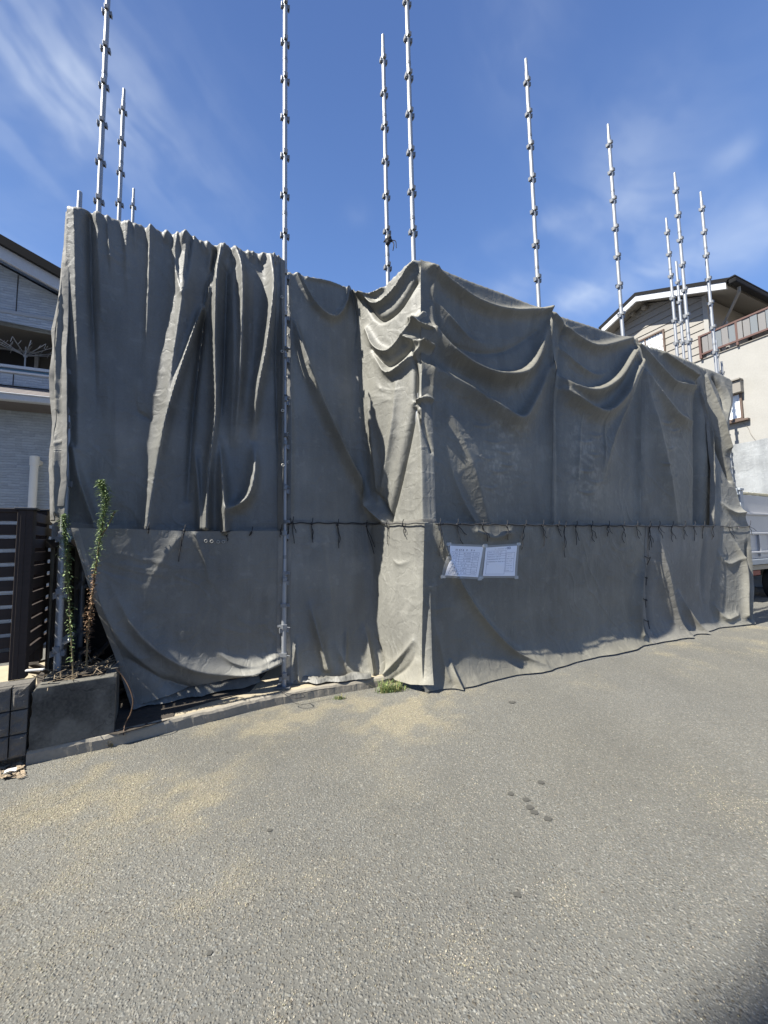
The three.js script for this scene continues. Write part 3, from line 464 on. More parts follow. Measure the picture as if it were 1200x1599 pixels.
{
  const f = A(wallRight);
  const ru1 = [
    f([[668, 425, 0.8], [707, 459, 1], [745, 481, 1], [783, 492, 1], [846, 490, 0.8]], 0.055, 0.075, 0.05, 0.75), f([[680, 475, 0.3], [703, 505, 1], [730, 530, 0.6], [760, 540, 0]], 0.026, 0.05, 0.03),
    f([[676, 520, 0.5], [700, 555, 1], [737, 579, 1], [768, 591, 1.1], [806, 588, 1.1], [830, 558, 0.8], [848, 510, 0.3]], 0.075, 0.10, 0.06, 0.75), f([[676, 577, 0.5], [730, 612, 1], [776, 642, 1.1], [806, 655, 1.1], [828, 628, 0.8], [850, 580, 0.4]], 0.06, 0.14, 0.06, 0.75),
    f([[672, 470, 0.5], [690, 520, 0.7], [720, 545, 0.6], [780, 552, 0.6], [835, 520, 0.5]], -0.03, 0.05, 0.05),
    f([[846, 490, 1], [856, 590, 1], [862, 690, 0.7], [868, 815, 0.6]], 0.035, 0.04, 0.03), f([[700, 640, 0.4], [740, 740, 0.9], [765, 815, 0.8]], 0.035, 0.16, 0.12), f([[697, 700, 0.2], [720, 770, 1], [745, 815, 1]], 0.012, 0.05, 0.05),
    f([[673, 420, 1], [674, 520, 1], [675, 640, 0.8], [676, 815, 0.6]], 0.012, 0.03, 0.03),
  ];
  for (const [x, y] of [[752, 665], [770, 690], [790, 705], [780, 735], [765, 760], [795, 725], [760, 715]]) ru1.push(f([[x - 22, y - 4, 0], [x, y + 2, 1], [x + 20, y - 3, 0]], 0.006, 0.012, 0.008));
  globalThis.sheetRU1 = makeSheet({ label: 'upper sheet right of the peaked corner with deep curved swags under its top', wall: wallRight, top: [[664, 411], [700, 428], [740, 444], [790, 462], [838, 482], [858, 489]], bottom: [[664, 820], [760, 823], [869, 824]], right: [[853, 487], [860, 590], [866, 700], [870, 824]], strokes: ru1, blobs: [blob(wallRight, 760, 700, 0.42, 0.5, 0.05, -0.3), blob(wallRight, 800, 560, 0.4, 0.35, 0.04)], topCurl: 0.05, scallop: 0.005, lean: 0.11, noise: 0.006, tint: [0.97, 0.94, 0.85], dusty: 0, seed: 11, hemSides: 'br', wear: [blob(wallRight, 785, 720, 0.3, 0.45, 1)] });
  const ru2 = [
    f([[857, 497, 0.8], [885, 526, 1], [920, 545, 1], [976, 533, 0.8]], 0.045, 0.08, 0.05, 0.75), f([[867, 544, 0.5], [895, 572, 1], [927, 588, 0.6], [950, 580, 0]], 0.03, 0.06, 0.04), f([[868, 590, 0.3], [887, 608, 1], [920, 614, 1.1], [951, 596, 1.1], [979, 555, 0.8]], 0.07, 0.11, 0.06, 0.75), f([[872, 610, 0.3], [895, 628, 1], [934, 646, 1.1], [962, 624, 1.1], [982, 580, 0.8]], 0.06, 0.12, 0.06, 0.75),
    f([[988, 570, 0.8], [970, 640, 1], [950, 700, 0.6], [940, 760, 0]], 0.035, 0.10, 0.06), f([[984, 535, 1], [992, 620, 1], [998, 720, 0.8], [1003, 820, 0.7]], 0.03, 0.05, 0.04), f([[872, 500, 1], [868, 600, 0.8], [872, 700, 0.6], [876, 815, 0.3]], -0.015, 0.04, 0.05), f([[905, 650, 0.4], [902, 720, 0.8], [905, 775, 0]], 0.012, 0.03, 0.02), f([[938, 640, 0.4], [941, 700, 1], [940, 740, 0]], 0.010, 0.02, 0.02),
  ];
  for (const [x, y] of [[912, 690], [925, 710], [915, 735], [930, 752], [918, 768], [928, 680]]) ru2.push(f([[x - 16, y - 3, 0], [x, y + 2, 1], [x + 14, y - 2, 0]], 0.007, 0.016, 0.01));
  globalThis.sheetRU2 = makeSheet({ label: 'upper sheet in the middle of the right-hand wall with a worn pale patch', wall: wallRight, top: [[849, 485], [880, 498], [925, 513], [975, 528], [988, 534]], bottom: [[866, 823], [940, 823], [1005, 823]], left: [[850, 485], [857, 590], [863, 700], [867, 823]], right: [[984, 532], [992, 620], [998, 720], [1004, 823]], strokes: ru2, blobs: [blob(wallRight, 925, 720, 0.40, 0.6, 0.055, -0.2)], topCurl: 0.05, scallop: 0.005, lean: 0.11, noise: 0.006, tint: [0.96, 0.93, 0.84], dusty: 0, seed: 13, hemSides: 'b', wear: [blob(wallRight, 915, 730, 0.32, 0.6, 1)], extra: () => 0.006 });
  const ru3 = [
    f([[990, 542, 0.8], [1025, 582, 1], [1046, 600, 1], [1080, 604, 0.8]], 0.05, 0.10, 0.05, 0.75), f([[1002, 585, 0.5], [1032, 628, 1], [1053, 652, 1.1], [1074, 658, 0.6]], 0.055, 0.13, 0.06, 0.75), f([[1000, 590, 0.3], [1024, 680, 1], [1044, 760, 1], [1056, 815, 0.8]], 0.055, 0.20, 0.18), f([[1030, 555, 0.6], [1050, 572, 1], [1080, 590, 1]], 0.05, 0.05, 0.05),
    f([[986, 535, 1], [996, 640, 1], [1004, 760, 0.8], [1006, 820, 0.7]], -0.02, 0.04, 0.05), f([[1086, 610, 0.6], [1092, 700, 1], [1098, 815, 1]], -0.05, 0.12, 0.08),
  ];
  for (const [x, y] of [[1040, 660], [1052, 672], [1046, 700], [1038, 725], [1050, 745]]) ru3.push(f([[x - 14, y - 3, 0], [x, y + 2, 1], [x + 14, y - 4, 0]], 0.008, 0.018, 0.012));
  globalThis.sheetRU3 = makeSheet({ label: 'narrow upper sheet near the right end, hanging in slanting folds from a pole top', wall: wallRight, top: [[979, 530], [1010, 540], [1035, 549], [1060, 558], [1080, 566], [1100, 578]], bottom: [[1000, 823], [1060, 823], [1127, 824]], left: [[981, 531], [989, 620], [995, 720], [1001, 823]], strokes: ru3, topCurl: 0.06, scallop: 0.02, lean: 0.11, noise: 0.007, tint: [0.96, 0.93, 0.84], dusty: 0, seed: 17, hemSides: 'b', wear: [blob(wallRight, 1046, 700, 0.3, 0.6, 0.7)] });
  globalThis.sheetRL1 = makeSheet({ label: 'broad shaded lower sheet with the notices on it, sunlit along its foot', wall: wallRight, top: [[664, 817], [760, 820], [870, 820], [1009, 820]], bottom: [[664, 1072], [700, 1074], [740, 1069], [800, 1051], [860, 1037], [930, 1020], [1010, 1000]], right: [[1004, 820], [1007, 900], [1013, 1003]], strokes: [
    f([[676, 822, 0.4], [690, 860, 1], [717, 913, 1], [755, 966, 1], [804, 1016, 1], [842, 1034, 0.6]], 0.035, 0.05, 0.04), f([[706, 1030, 0], [708, 1055, 1], [712, 1075, 1]], 0.04, 0.03, 0.025), f([[1004, 880, 0.4], [998, 930, 1], [1000, 990, 1]], 0.04, 0.06, 0.04), f([[740, 830, 1], [765, 840, 1], [790, 832, 1]], 0.012, 0.04, 0.03), f([[850, 830, 0.5], [870, 900, 0.6], [890, 980, 0]], 0.008, 0.08, 0.08), f([[676, 960, 0], [690, 1010, 0.6], [700, 1060, 0.8]], 0.02, 0.04, 0.04),
  ], blobs: [blob(wallRight, 775, 832, 0.2, 0.06, 0.02)], floor: 0.068, flare: 0.17, flareH: 0.15, noise: 0.005, lean: 0.14, tint: [0.96, 0.93, 0.84], dusty: 0.14, seed: 19, extra: (s, y) => -0.13 * Math.exp(-Math.max(0, y - 0.05) / 0.15) * (1 - sstep(0.0, 0.5, s)), hemSides: 'r' });
  globalThis.sheetRL2 = makeSheet({ label: 'lower sheet right of the laced slit, with a sunlit bulge above the road', wall: wallRight, top: [[1001, 820], [1060, 820], [1124, 821]], bottom: [[1012, 1003], [1040, 999], [1080, 990], [1112, 984], [1128, 982]], left: [[1003, 820], [1007, 900], [1014, 1003]], strokes: [
    f([[1022, 840, 0.3], [1036, 900, 1], [1050, 950, 1], [1062, 990, 0.8]], 0.06, 0.12, 0.10), f([[1060, 920, 0], [1075, 960, 1], [1088, 985, 1]], 0.06, 0.08, 0.05), f([[1012, 880, 0.5], [1016, 940, 1], [1020, 990, 0.6]], -0.03, 0.04, 0.04), f([[1096, 830, 0.3], [1100, 900, 0.8], [1106, 960, 0]], -0.03, 0.10, 0.06),
  ], floor: 0.068, flare: 0.16, flareH: 0.14, noise: 0.007, lean: 0.13, tint: [1, 0.98, 0.95], dusty: 0.16, seed: 23, hemSides: 'l', extra: () => -0.008 });
}
{
  const f = A(wallEnd);
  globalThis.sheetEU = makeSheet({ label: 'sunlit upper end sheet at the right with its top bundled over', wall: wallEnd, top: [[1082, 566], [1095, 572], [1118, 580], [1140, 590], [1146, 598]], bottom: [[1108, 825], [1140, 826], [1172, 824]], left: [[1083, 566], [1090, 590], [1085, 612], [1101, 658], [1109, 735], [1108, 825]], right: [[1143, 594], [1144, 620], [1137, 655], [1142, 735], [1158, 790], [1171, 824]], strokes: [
    f([[1090, 596, 0.7], [1108, 655, 1], [1126, 710, 1], [1142, 750, 0.6]], -0.05, 0.05, 0.035), f([[1100, 590, 0.5], [1120, 650, 1], [1136, 700, 1]], 0.05, 0.06, 0.06), f([[1128, 600, 0.5], [1136, 625, 1], [1132, 660, 0.6]], 0.03, 0.08, 0.08), f([[1112, 590, 1], [1124, 612, 1], [1130, 640, 0.5]], -0.03, 0.03, 0.03), f([[1088, 590, 1], [1090, 615, 1], [1106, 660, 1], [1112, 735, 0.8], [1111, 820, 0.7]], 0.035, 0.03, 0.03), f([[1120, 780, 0], [1145, 800, 1], [1165, 800, 1]], 0.03, 0.05, 0.05),
  ], topCurl: 0.05, noise: 0.012, lean: 0.02, tint: [1.08, 1.06, 1.0], dusty: 0.1, seed: 29, hemSides: 'l' });  // raised tint paints the sunlit end brighter
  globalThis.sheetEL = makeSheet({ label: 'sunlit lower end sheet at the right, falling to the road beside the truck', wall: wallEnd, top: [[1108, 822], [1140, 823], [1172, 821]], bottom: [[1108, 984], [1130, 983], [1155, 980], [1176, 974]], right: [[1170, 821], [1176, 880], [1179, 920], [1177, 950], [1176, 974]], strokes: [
    f([[1114, 850, 0], [1135, 880, 1], [1160, 870, 0.6]], 0.018, 0.05, 0.04), f([[1150, 850, 0.3], [1160, 880, 1], [1163, 960, 1]], 0.04, 0.05, 0.03), f([[1166, 850, 0.4], [1169, 900, 1], [1170, 965, 1]], -0.06, 0.03, 0.05), f([[1112, 940, 0], [1130, 965, 1], [1150, 960, 0.6]], 0.03, 0.05, 0.05),
  ], floor: 0.068, flare: 0.05, flareH: 0.08, noise: 0.010, lean: 0.0, tint: [1.08, 1.06, 1.0], dusty: 0.2, seed: 31, hemSides: 'l' });  // tint raised as above, for a brighter sunlit end
}
{
  const f = A(wallFlap);
  globalThis.sheetFlap = makeSheet({ label: 'narrow sunlit sheet edge hanging at the far left end beside the white house', wall: wallFlap, top: [[105, 332], [114, 329]], bottom: [[76, 812], [84, 818], [98, 806], [106, 790]], left: [[104, 333], [100, 400], [94, 460], [80, 520], [76, 590], [80, 660], [77, 710], [79, 815]], right: [[113, 331], [109, 440], [105, 540], [106, 680], [105, 750], [100, 805]], strokes: [
    f([[104, 400, 0.3], [98, 480, 1], [92, 560, 1], [90, 640, 0.6]], 0.02, 0.03, 0.02), f([[78, 520, 0.3], [84, 620, 1], [82, 700, 0.5]], -0.02, 0.02, 0.02), f([[84, 650, 0], [92, 720, 1], [90, 800, 0.7]], 0.025, 0.03, 0.03),
  ], noise: 0.012, tint: [1.05, 1.02, 0.95], dusty: 0, seed: 37, step: 0.009, hemSides: 'lr' });
  // the side sheet that goes back along the plot from the left corner
  const sideWall = new Wall(() => [[-2.66, -3.12], [-4.0, -6.0]], 2);
  const pts = (y) => [[ -2.72, y, -3.16], [-3.98, y, -6.0]];
  const P = [], I = [], UV = [], C = [], nu = 120, nv = 100;
  for (let j = 0; j <= nv; j++) for (let i = 0; i <= nu; i++) { const u = i / nu, y = lerp(0.1, 4.3, j / nv), d = 0.05 * Math.sin(u * 40 + y) * (0.4 + vnoise(u * 9, y, 3)) + 0.04 * (fbm(u * 12, y * 1.2, 6, 3) - 0.5); P.push(lerp(-2.74, -3.98, u) - d * 0.9, y, lerp(-3.2, -6.0, u) - d * 0.4); UV.push(u * 3.1, y); C.push(1, 1, 0.97); }
  for (let j = 0; j < nv; j++) for (let i = 0; i < nu; i++) { const a = j * (nu + 1) + i, b = a + nu + 1; I.push(a, a + 1, b, b, a + 1, b + 1); }
  const g = new THREE.BufferGeometry(); g.setAttribute('position', new THREE.Float32BufferAttribute(P, 3)); g.setAttribute('uv', new THREE.Float32BufferAttribute(UV, 2)); g.setAttribute('color', new THREE.Float32BufferAttribute(C, 3)); g.setIndex(I); g.computeVertexNormals();
  mesh('cloth', g, M.cloth, thing('tarpaulin', 'side sheet running back from the far left corner, seen edge on behind the flap', 'tarpaulin'));
}
// trailing foot of the left lower sheet, and the roll of cloth by the bare pole: loose lengths lying on the slab
function looseCloth(path, width, label, seed, h = 0.05) {
  const c = new THREE.CatmullRomCurve3(path.map(([x, y]) => atY(x, y, 0.1))), P = [], UV = [], C = [], I = [], nu = 150, nv = 26;
  for (let i = 0; i <= nu; i++) { const t = i / nu, q = c.getPoint(t), tg = c.getTangent(t), n = V(tg.z, 0, -tg.x); for (let j = 0; j <= nv; j++) { const a = j / nv, w = width * (0.8 + 0.4 * vnoise(t * 6, 1, seed)), up = h * Math.sin(Math.PI * Math.min(1, a * 1.1)) * (0.35 + 1.0 * fbm(t * 7, a * 1.5, seed + 3, 3)) + 0.012 * (fbm(t * 24, a * 4, seed + 5, 3)), off = (a - 0.5) * w + 0.02 * Math.sin(t * 23 + seed); P.push(q.x + n.x * off, 0.102 + Math.max(0, up), q.z + n.z * off); UV.push(t * 1.5, a * width); C.push(1, 0.98, 0.94); } }
  for (let i = 0; i < nu; i++) for (let j = 0; j < nv; j++) { const a = i * (nv + 1) + j, b = a + nv + 1; I.push(a, a + 1, b, b, a + 1, b + 1); }
  const g = new THREE.BufferGeometry(); g.setAttribute('position', new THREE.Float32BufferAttribute(P, 3)); g.setAttribute('uv', new THREE.Float32BufferAttribute(UV, 2)); g.setAttribute('color', new THREE.Float32BufferAttribute(C, 3)); g.setIndex(I); g.computeVertexNormals(); return g;
}
mesh('trailing_edge', looseCloth([[208, 1101], [250, 1094], [300, 1084], [350, 1075], [404, 1064]], 0.20, '', 4, 0.075), M.cloth, sheetLL.obj);
mesh('trailing_edge', looseCloth([[452, 1062], [490, 1064], [530, 1062], [578, 1056]], 0.13, '', 8, 0.05), M.cloth, sheetFL.obj);

// ------------------------------------------------------------------ lacing rope and ties
function ropeAlong(list) { return list.map(([sh, x, y]) => sh.atPx(x, y, 0.014)); }
const ropePts = (sh, a, b, n, off) => { const out = []; for (let i = 0; i <= n; i++) { const x = lerp(a[0], b[0], i / n), y = lerp(a[1], b[1], i / n); out.push(sh.atPx(x, y + Math.sin(i * 2.1) * 0.8, off)); } return out; };
{
  const o = thing('lacing_rope', 'black rope lacing the upper sheets to the lower ones along their hems', 'rope');
  mesh('rope', tube(ropePts(sheetLU, [212, 829], [440, 831], 26, 0.018), 0.006, 150), M.cord, o);
  mesh('rope', tube(ropePts(sheetFL, [450, 817], [664, 818], 24, 0.02), 0.0055, 150), M.cord, o);
  mesh('rope', tube([...ropePts(sheetRL1, [672, 819], [1002, 822], 40, 0.02), ...ropePts(sheetRL2, [1008, 822], [1108, 822], 14, 0.03)], 0.006, 260), M.cord, o);
  mesh('rope', tube(ropePts(sheetEL, [1112, 823], [1168, 823], 8, 0.02), 0.0045, 60), M.cord, o);
}
function tie(sheet, x, y, len, lean = 0, seed = 1, twin = true) {
  const R = rng(seed * 77 + x), g = [], k0 = sheet.atPx(x, y, 0.022);
  const tail = (l, dx, r) => { const p = [k0.clone()]; for (let i = 1; i <= 4; i++) p.push(sheet.atPx(x + dx * i / 4 + (R() - 0.5) * 3, y + l * i / 4, 0.012 + 0.01 * R())); g.push(tube(p, r, 20, 5)); };
  len *= 0.82; tail(len, lean, 0.0038); if (twin) tail(len * (0.45 + 0.4 * R()), lean + 6 * (R() - 0.5) + 3, 0.0034);
  g.push(new THREE.TorusGeometry(0.010, 0.004, 6, 10).rotateY(R() * 2).translate(k0.x, k0.y, k0.z)); g.push(new THREE.SphereGeometry(0.0095, 7, 6).scale(1, 1.3, 1).translate(k0.x, k0.y, k0.z));
  g.push(tube([sheet.atPx(x, y, 0.02), sheet.atPx(x + 1, y - 4, 0.03), sheet.atPx(x + 2, y - 9, 0.02)], 0.004, 10, 5));
  mesh('tie_cord', merge(g), M.cord, sheet.obj);
}
[[234, 826, 10, 0], [289, 829, 58, -10], [352, 832, 16, 4], [392, 832, 6, -3], [437, 828, 14, 0]].forEach((t, i) => tie(sheetLL, ...t, i + 1));
[[450, 818, 52, -6], [455, 816, 40, 4], [485, 818, 36, 2], [525, 820, 44, 3], [574, 822, 52, 14], [611, 822, 34, 0], [637, 820, 22, 3]].forEach((t, i) => tie(sheetFL, ...t, i + 11));
[[678, 819, 60, 2], [706, 820, 36, 10], [745, 821, 30, 8], [782, 822, 26, 3], [811, 822, 44, -3], [838, 822, 38, 6], [862, 822, 20, 6], [873, 823, 58, 3], [890, 823, 34, 4], [914, 823, 28, 6], [940, 823, 18, 2], [963, 823, 30, 3], [984, 823, 22, 5], [1004, 823, 60, 4]].forEach((t, i) => tie(sheetRL1, ...t, i + 31));
[[1006, 826, 40, 3], [1020, 823, 22, 6], [1041, 823, 28, 3], [1059, 823, 24, 4], [1075, 823, 26, 4], [1090, 823, 22, 2], [1105, 823, 24, 1]].forEach((t, i) => tie(sheetRL2, ...t, i + 51));
[[1136, 823, 22, 10], [1168, 822, 16, 6]].forEach((t, i) => tie(sheetEL, ...t, i + 71));
// lacing down the slit of the right-hand lower sheets
{ const g = []; for (const [x, y] of [[1006, 868], [1008, 900], [1010, 935], [1012, 968]]) g.push(tube([sheetRL2.atPx(x - 4, y, 0.02), sheetRL2.atPx(x, y + 3, 0.04), sheetRL2.atPx(x + 5, y + 2, 0.02), sheetRL2.atPx(x + 3, y + 14, 0.015)], 0.005, 14, 5)); mesh('slit_lacing', merge(g), M.cord, sheetRL2.obj); }
// eyelets along the edges beside the bare pole and under the left hem
{ const eg = (sh, list, m, name, off = 0.006) => { for (const [x, y, r] of list) { const [s, yy] = sh.wall.fromPx(x, y), p = sh.at(s, yy, off), n = sh.wall.normal(s, yy), t = new THREE.TorusGeometry(r ?? 0.012, 0.004, 6, 14); const e = mesh(name, t, m, sh.obj); e.position.copy(p); e.lookAt(p.x + n[0], p.y, p.z + n[1]); } };
  const br = mat([0.5, 0.47, 0.4], 0.45, { metalness: 0.5 });
  eg(sheetFU, [[450, 480], [450, 525], [450, 560], [450, 590], [450, 632], [450, 678], [450, 722], [450, 768]], br, 'eyelet', 0.01);
  eg(sheetLU, [[436, 480], [437, 560], [438, 648], [439, 730]], br, 'eyelet', 0.01);
  eg(sheetLL, [[322, 845], [331, 845.5], [341, 846], [349, 846]], mat([0.3, 0.29, 0.26], 0.6), 'eyelet', 0.008);
}
// clamps on the bare pole that grip the two sheets
{
  const o = scene.getObjectByName('scaffold_pole');
  for (const py of [545, 620, 680, 760, 815, 895, 945, 978, 1022]) { const p = atZ(446, py, 3.79); const c = mesh('sheet_clip', merge([box(0.06, 0.035, 0.062, 0.004, 0, 0.004), box(0.03, 0.02, 0.03, py % 2 ? 0.045 : -0.045, 0.005, 0.01), bar(V(0.02, 0, 0.03), V(0.065, -0.01, 0.03), 0.005, 6)]), M.galvDark, o); c.position.set(0, p.y - 0.09, 0); }
}

// ------------------------------------------------------------------ notices on the right lower sheet
function notice(corners, label, draw, seed) {
  const sh = sheetRL1, o = thing('notice', label, 'notice', null);
  const surf = (grow, off, nu = 16, nv = 16) => { const P = [], UV = [], I = []; for (let j = 0; j <= nv; j++) for (let i = 0; i <= nu; i++) { const u = lerp(-grow, 1 + grow, i / nu), v = lerp(-grow * 0.8, 1 + grow * 0.8, j / nv), x = lerp(lerp(corners[0][0], corners[1][0], u), lerp(corners[3][0], corners[2][0], u), v), y = lerp(lerp(corners[0][1], corners[1][1], u), lerp(corners[3][1], corners[2][1], u), v); const [s, yy] = sh.wall.fromPx(x, y); const p = sh.at(s, yy, off + 0.002 * fbm(u * 5, v * 5, seed, 2)); P.push(p.x, p.y, p.z); UV.push(i / nu, 1 - j / nv); } for (let j = 0; j < nv; j++) for (let i = 0; i < nu; i++) { const a = j * (nu + 1) + i, b = a + nu + 1; I.push(a, b, a + 1, b, b + 1, a + 1); } const g = new THREE.BufferGeometry(); g.setAttribute('position', new THREE.Float32BufferAttribute(P, 3)); g.setAttribute('uv', new THREE.Float32BufferAttribute(UV, 2)); g.setIndex(I); g.computeVertexNormals(); return g; };
  const cv = document.createElement('canvas'); cv.width = cv.height = 512; const c = cv.getContext('2d'); c.fillStyle = '#f2f3f6'; c.fillRect(0, 0, 512, 512); draw(c, rng(seed));
  const t = new THREE.CanvasTexture(cv); t.colorSpace = THREE.SRGBColorSpace;
  mesh('paper', surf(0, 0.012), mat([0.95, 0.95, 0.97], 0.75, { map: t }), o);
  mesh('plastic_sleeve', surf(0.085, 0.007), M.plastic, o);
  const tp = []; for (const [u, v] of [[-0.05, -0.05], [1.05, -0.05], [-0.05, 1.05], [1.05, 1.05]]) { const x = lerp(lerp(corners[0][0], corners[1][0], u), lerp(corners[3][0], corners[2][0], u), v), y = lerp(lerp(corners[0][1], corners[1][1], u), lerp(corners[3][1], corners[2][1], u), v); const p = sh.atPx(x, y, 0.016), n = sh.wall.normal(...sh.wall.fromPx(x, y)); const b = new THREE.BoxGeometry(0.055, 0.03, 0.001); b.rotateY(Math.atan2(n[0], n[1])); b.translate(p.x, p.y, p.z); tp.push(b); }
  for (const b of tp) mesh('tape', clean(b), M.plastic, o);
}
const scrib = (c, R, x, y, w, h, a = 0.8) => { c.fillStyle = `rgba(45,45,70,${a * 0.8})`; let k = x; while (k < x + w) { const q = h * (0.5 + 0.6 * R()); if (R() > 0.15) { c.fillRect(k, y, q * 0.7, h * 0.16); c.fillRect(k + q * 0.25, y - h * 0.45, h * 0.14, h); if (R() > 0.4) c.fillRect(k, y - h * 0.4, q * 0.7, h * 0.13); if (R() > 0.5) c.fillRect(k, y + h * 0.38, q * 0.7, h * 0.13); } k += q; } };
notice([[697, 852], [749, 854], [744, 901], [692, 898]], 'left one of two taped notices on the grey sheet, a printed table', (c, R) => {
  for (let k = 0; k < 6; k++) scrib(c, R, 100 + k * 55, 66, 26, 30, 0.95);
  c.strokeStyle = 'rgba(60,60,90,.75)'; c.lineWidth = 3; c.strokeRect(40, 100, 430, 380); for (let j = 1; j < 9; j++) { c.beginPath(); c.moveTo(40, 100 + j * 42); c.lineTo(470, 100 + j * 42); c.stroke(); } for (const x of [170, 380]) { c.beginPath(); c.moveTo(x, 100); c.lineTo(x, 480); c.stroke(); }
  for (let j = 0; j < 9; j++) { scrib(c, R, 60, 122 + j * 42, 80, 18); scrib(c, R, 190 + 60 * R(), 122 + j * 42, 110, 18, 0.85); if (R() > 0.4) scrib(c, R, 395, 122 + j * 42, 50, 16, 0.6); }
}, 61);
notice([[753, 855], [801, 852], [801, 899], [751, 899]], 'right one of two taped notices on the grey sheet, with a mostly blank box', (c, R) => {
  scrib(c, R, 150, 40, 190, 16, 0.6); c.strokeStyle = 'rgba(30,30,70,.9)'; c.lineWidth = 6; c.strokeRect(352, 18, 22, 30); c.strokeRect(386, 16, 20, 32); c.lineWidth = 3; c.strokeStyle = 'rgba(60,60,95,.8)'; c.strokeRect(40, 70, 300, 410); c.strokeRect(352, 110, 130, 330);
  for (const y of [120, 160, 210, 260]) { c.beginPath(); c.moveTo(40, y); c.lineTo(340, y); c.stroke(); } for (let j = 0; j < 5; j++) scrib(c, R, 55, 92 + j * 42, 200 + 60 * R(), 16, 0.7); scrib(c, R, 48, 300, 16, 16, 0.8); for (let j = 0; j < 8; j++) scrib(c, R, 362, 135 + j * 40, 70 + 40 * R(), 15, 0.65);
}, 67);

// ------------------------------------------------------------------ frames: a local x axis along a facade, z towards the road
function frame(name, label, category, origin, theta) {
  const o = thing(name, label, category, origin); o.rotation.y = theta; o.updateMatrixWorld(true);
  const inv = o.matrixWorld.clone().invert(), E = new THREE.Vector3(0, EYE, 0).applyMatrix4(inv);
  o.L = (px, py, dz = 0) => { const d = ray(px, py).transformDirection(inv); const t = (dz - E.z) / d.z; return [E.x + d.x * t, E.y + d.y * t]; };
  return o;
}

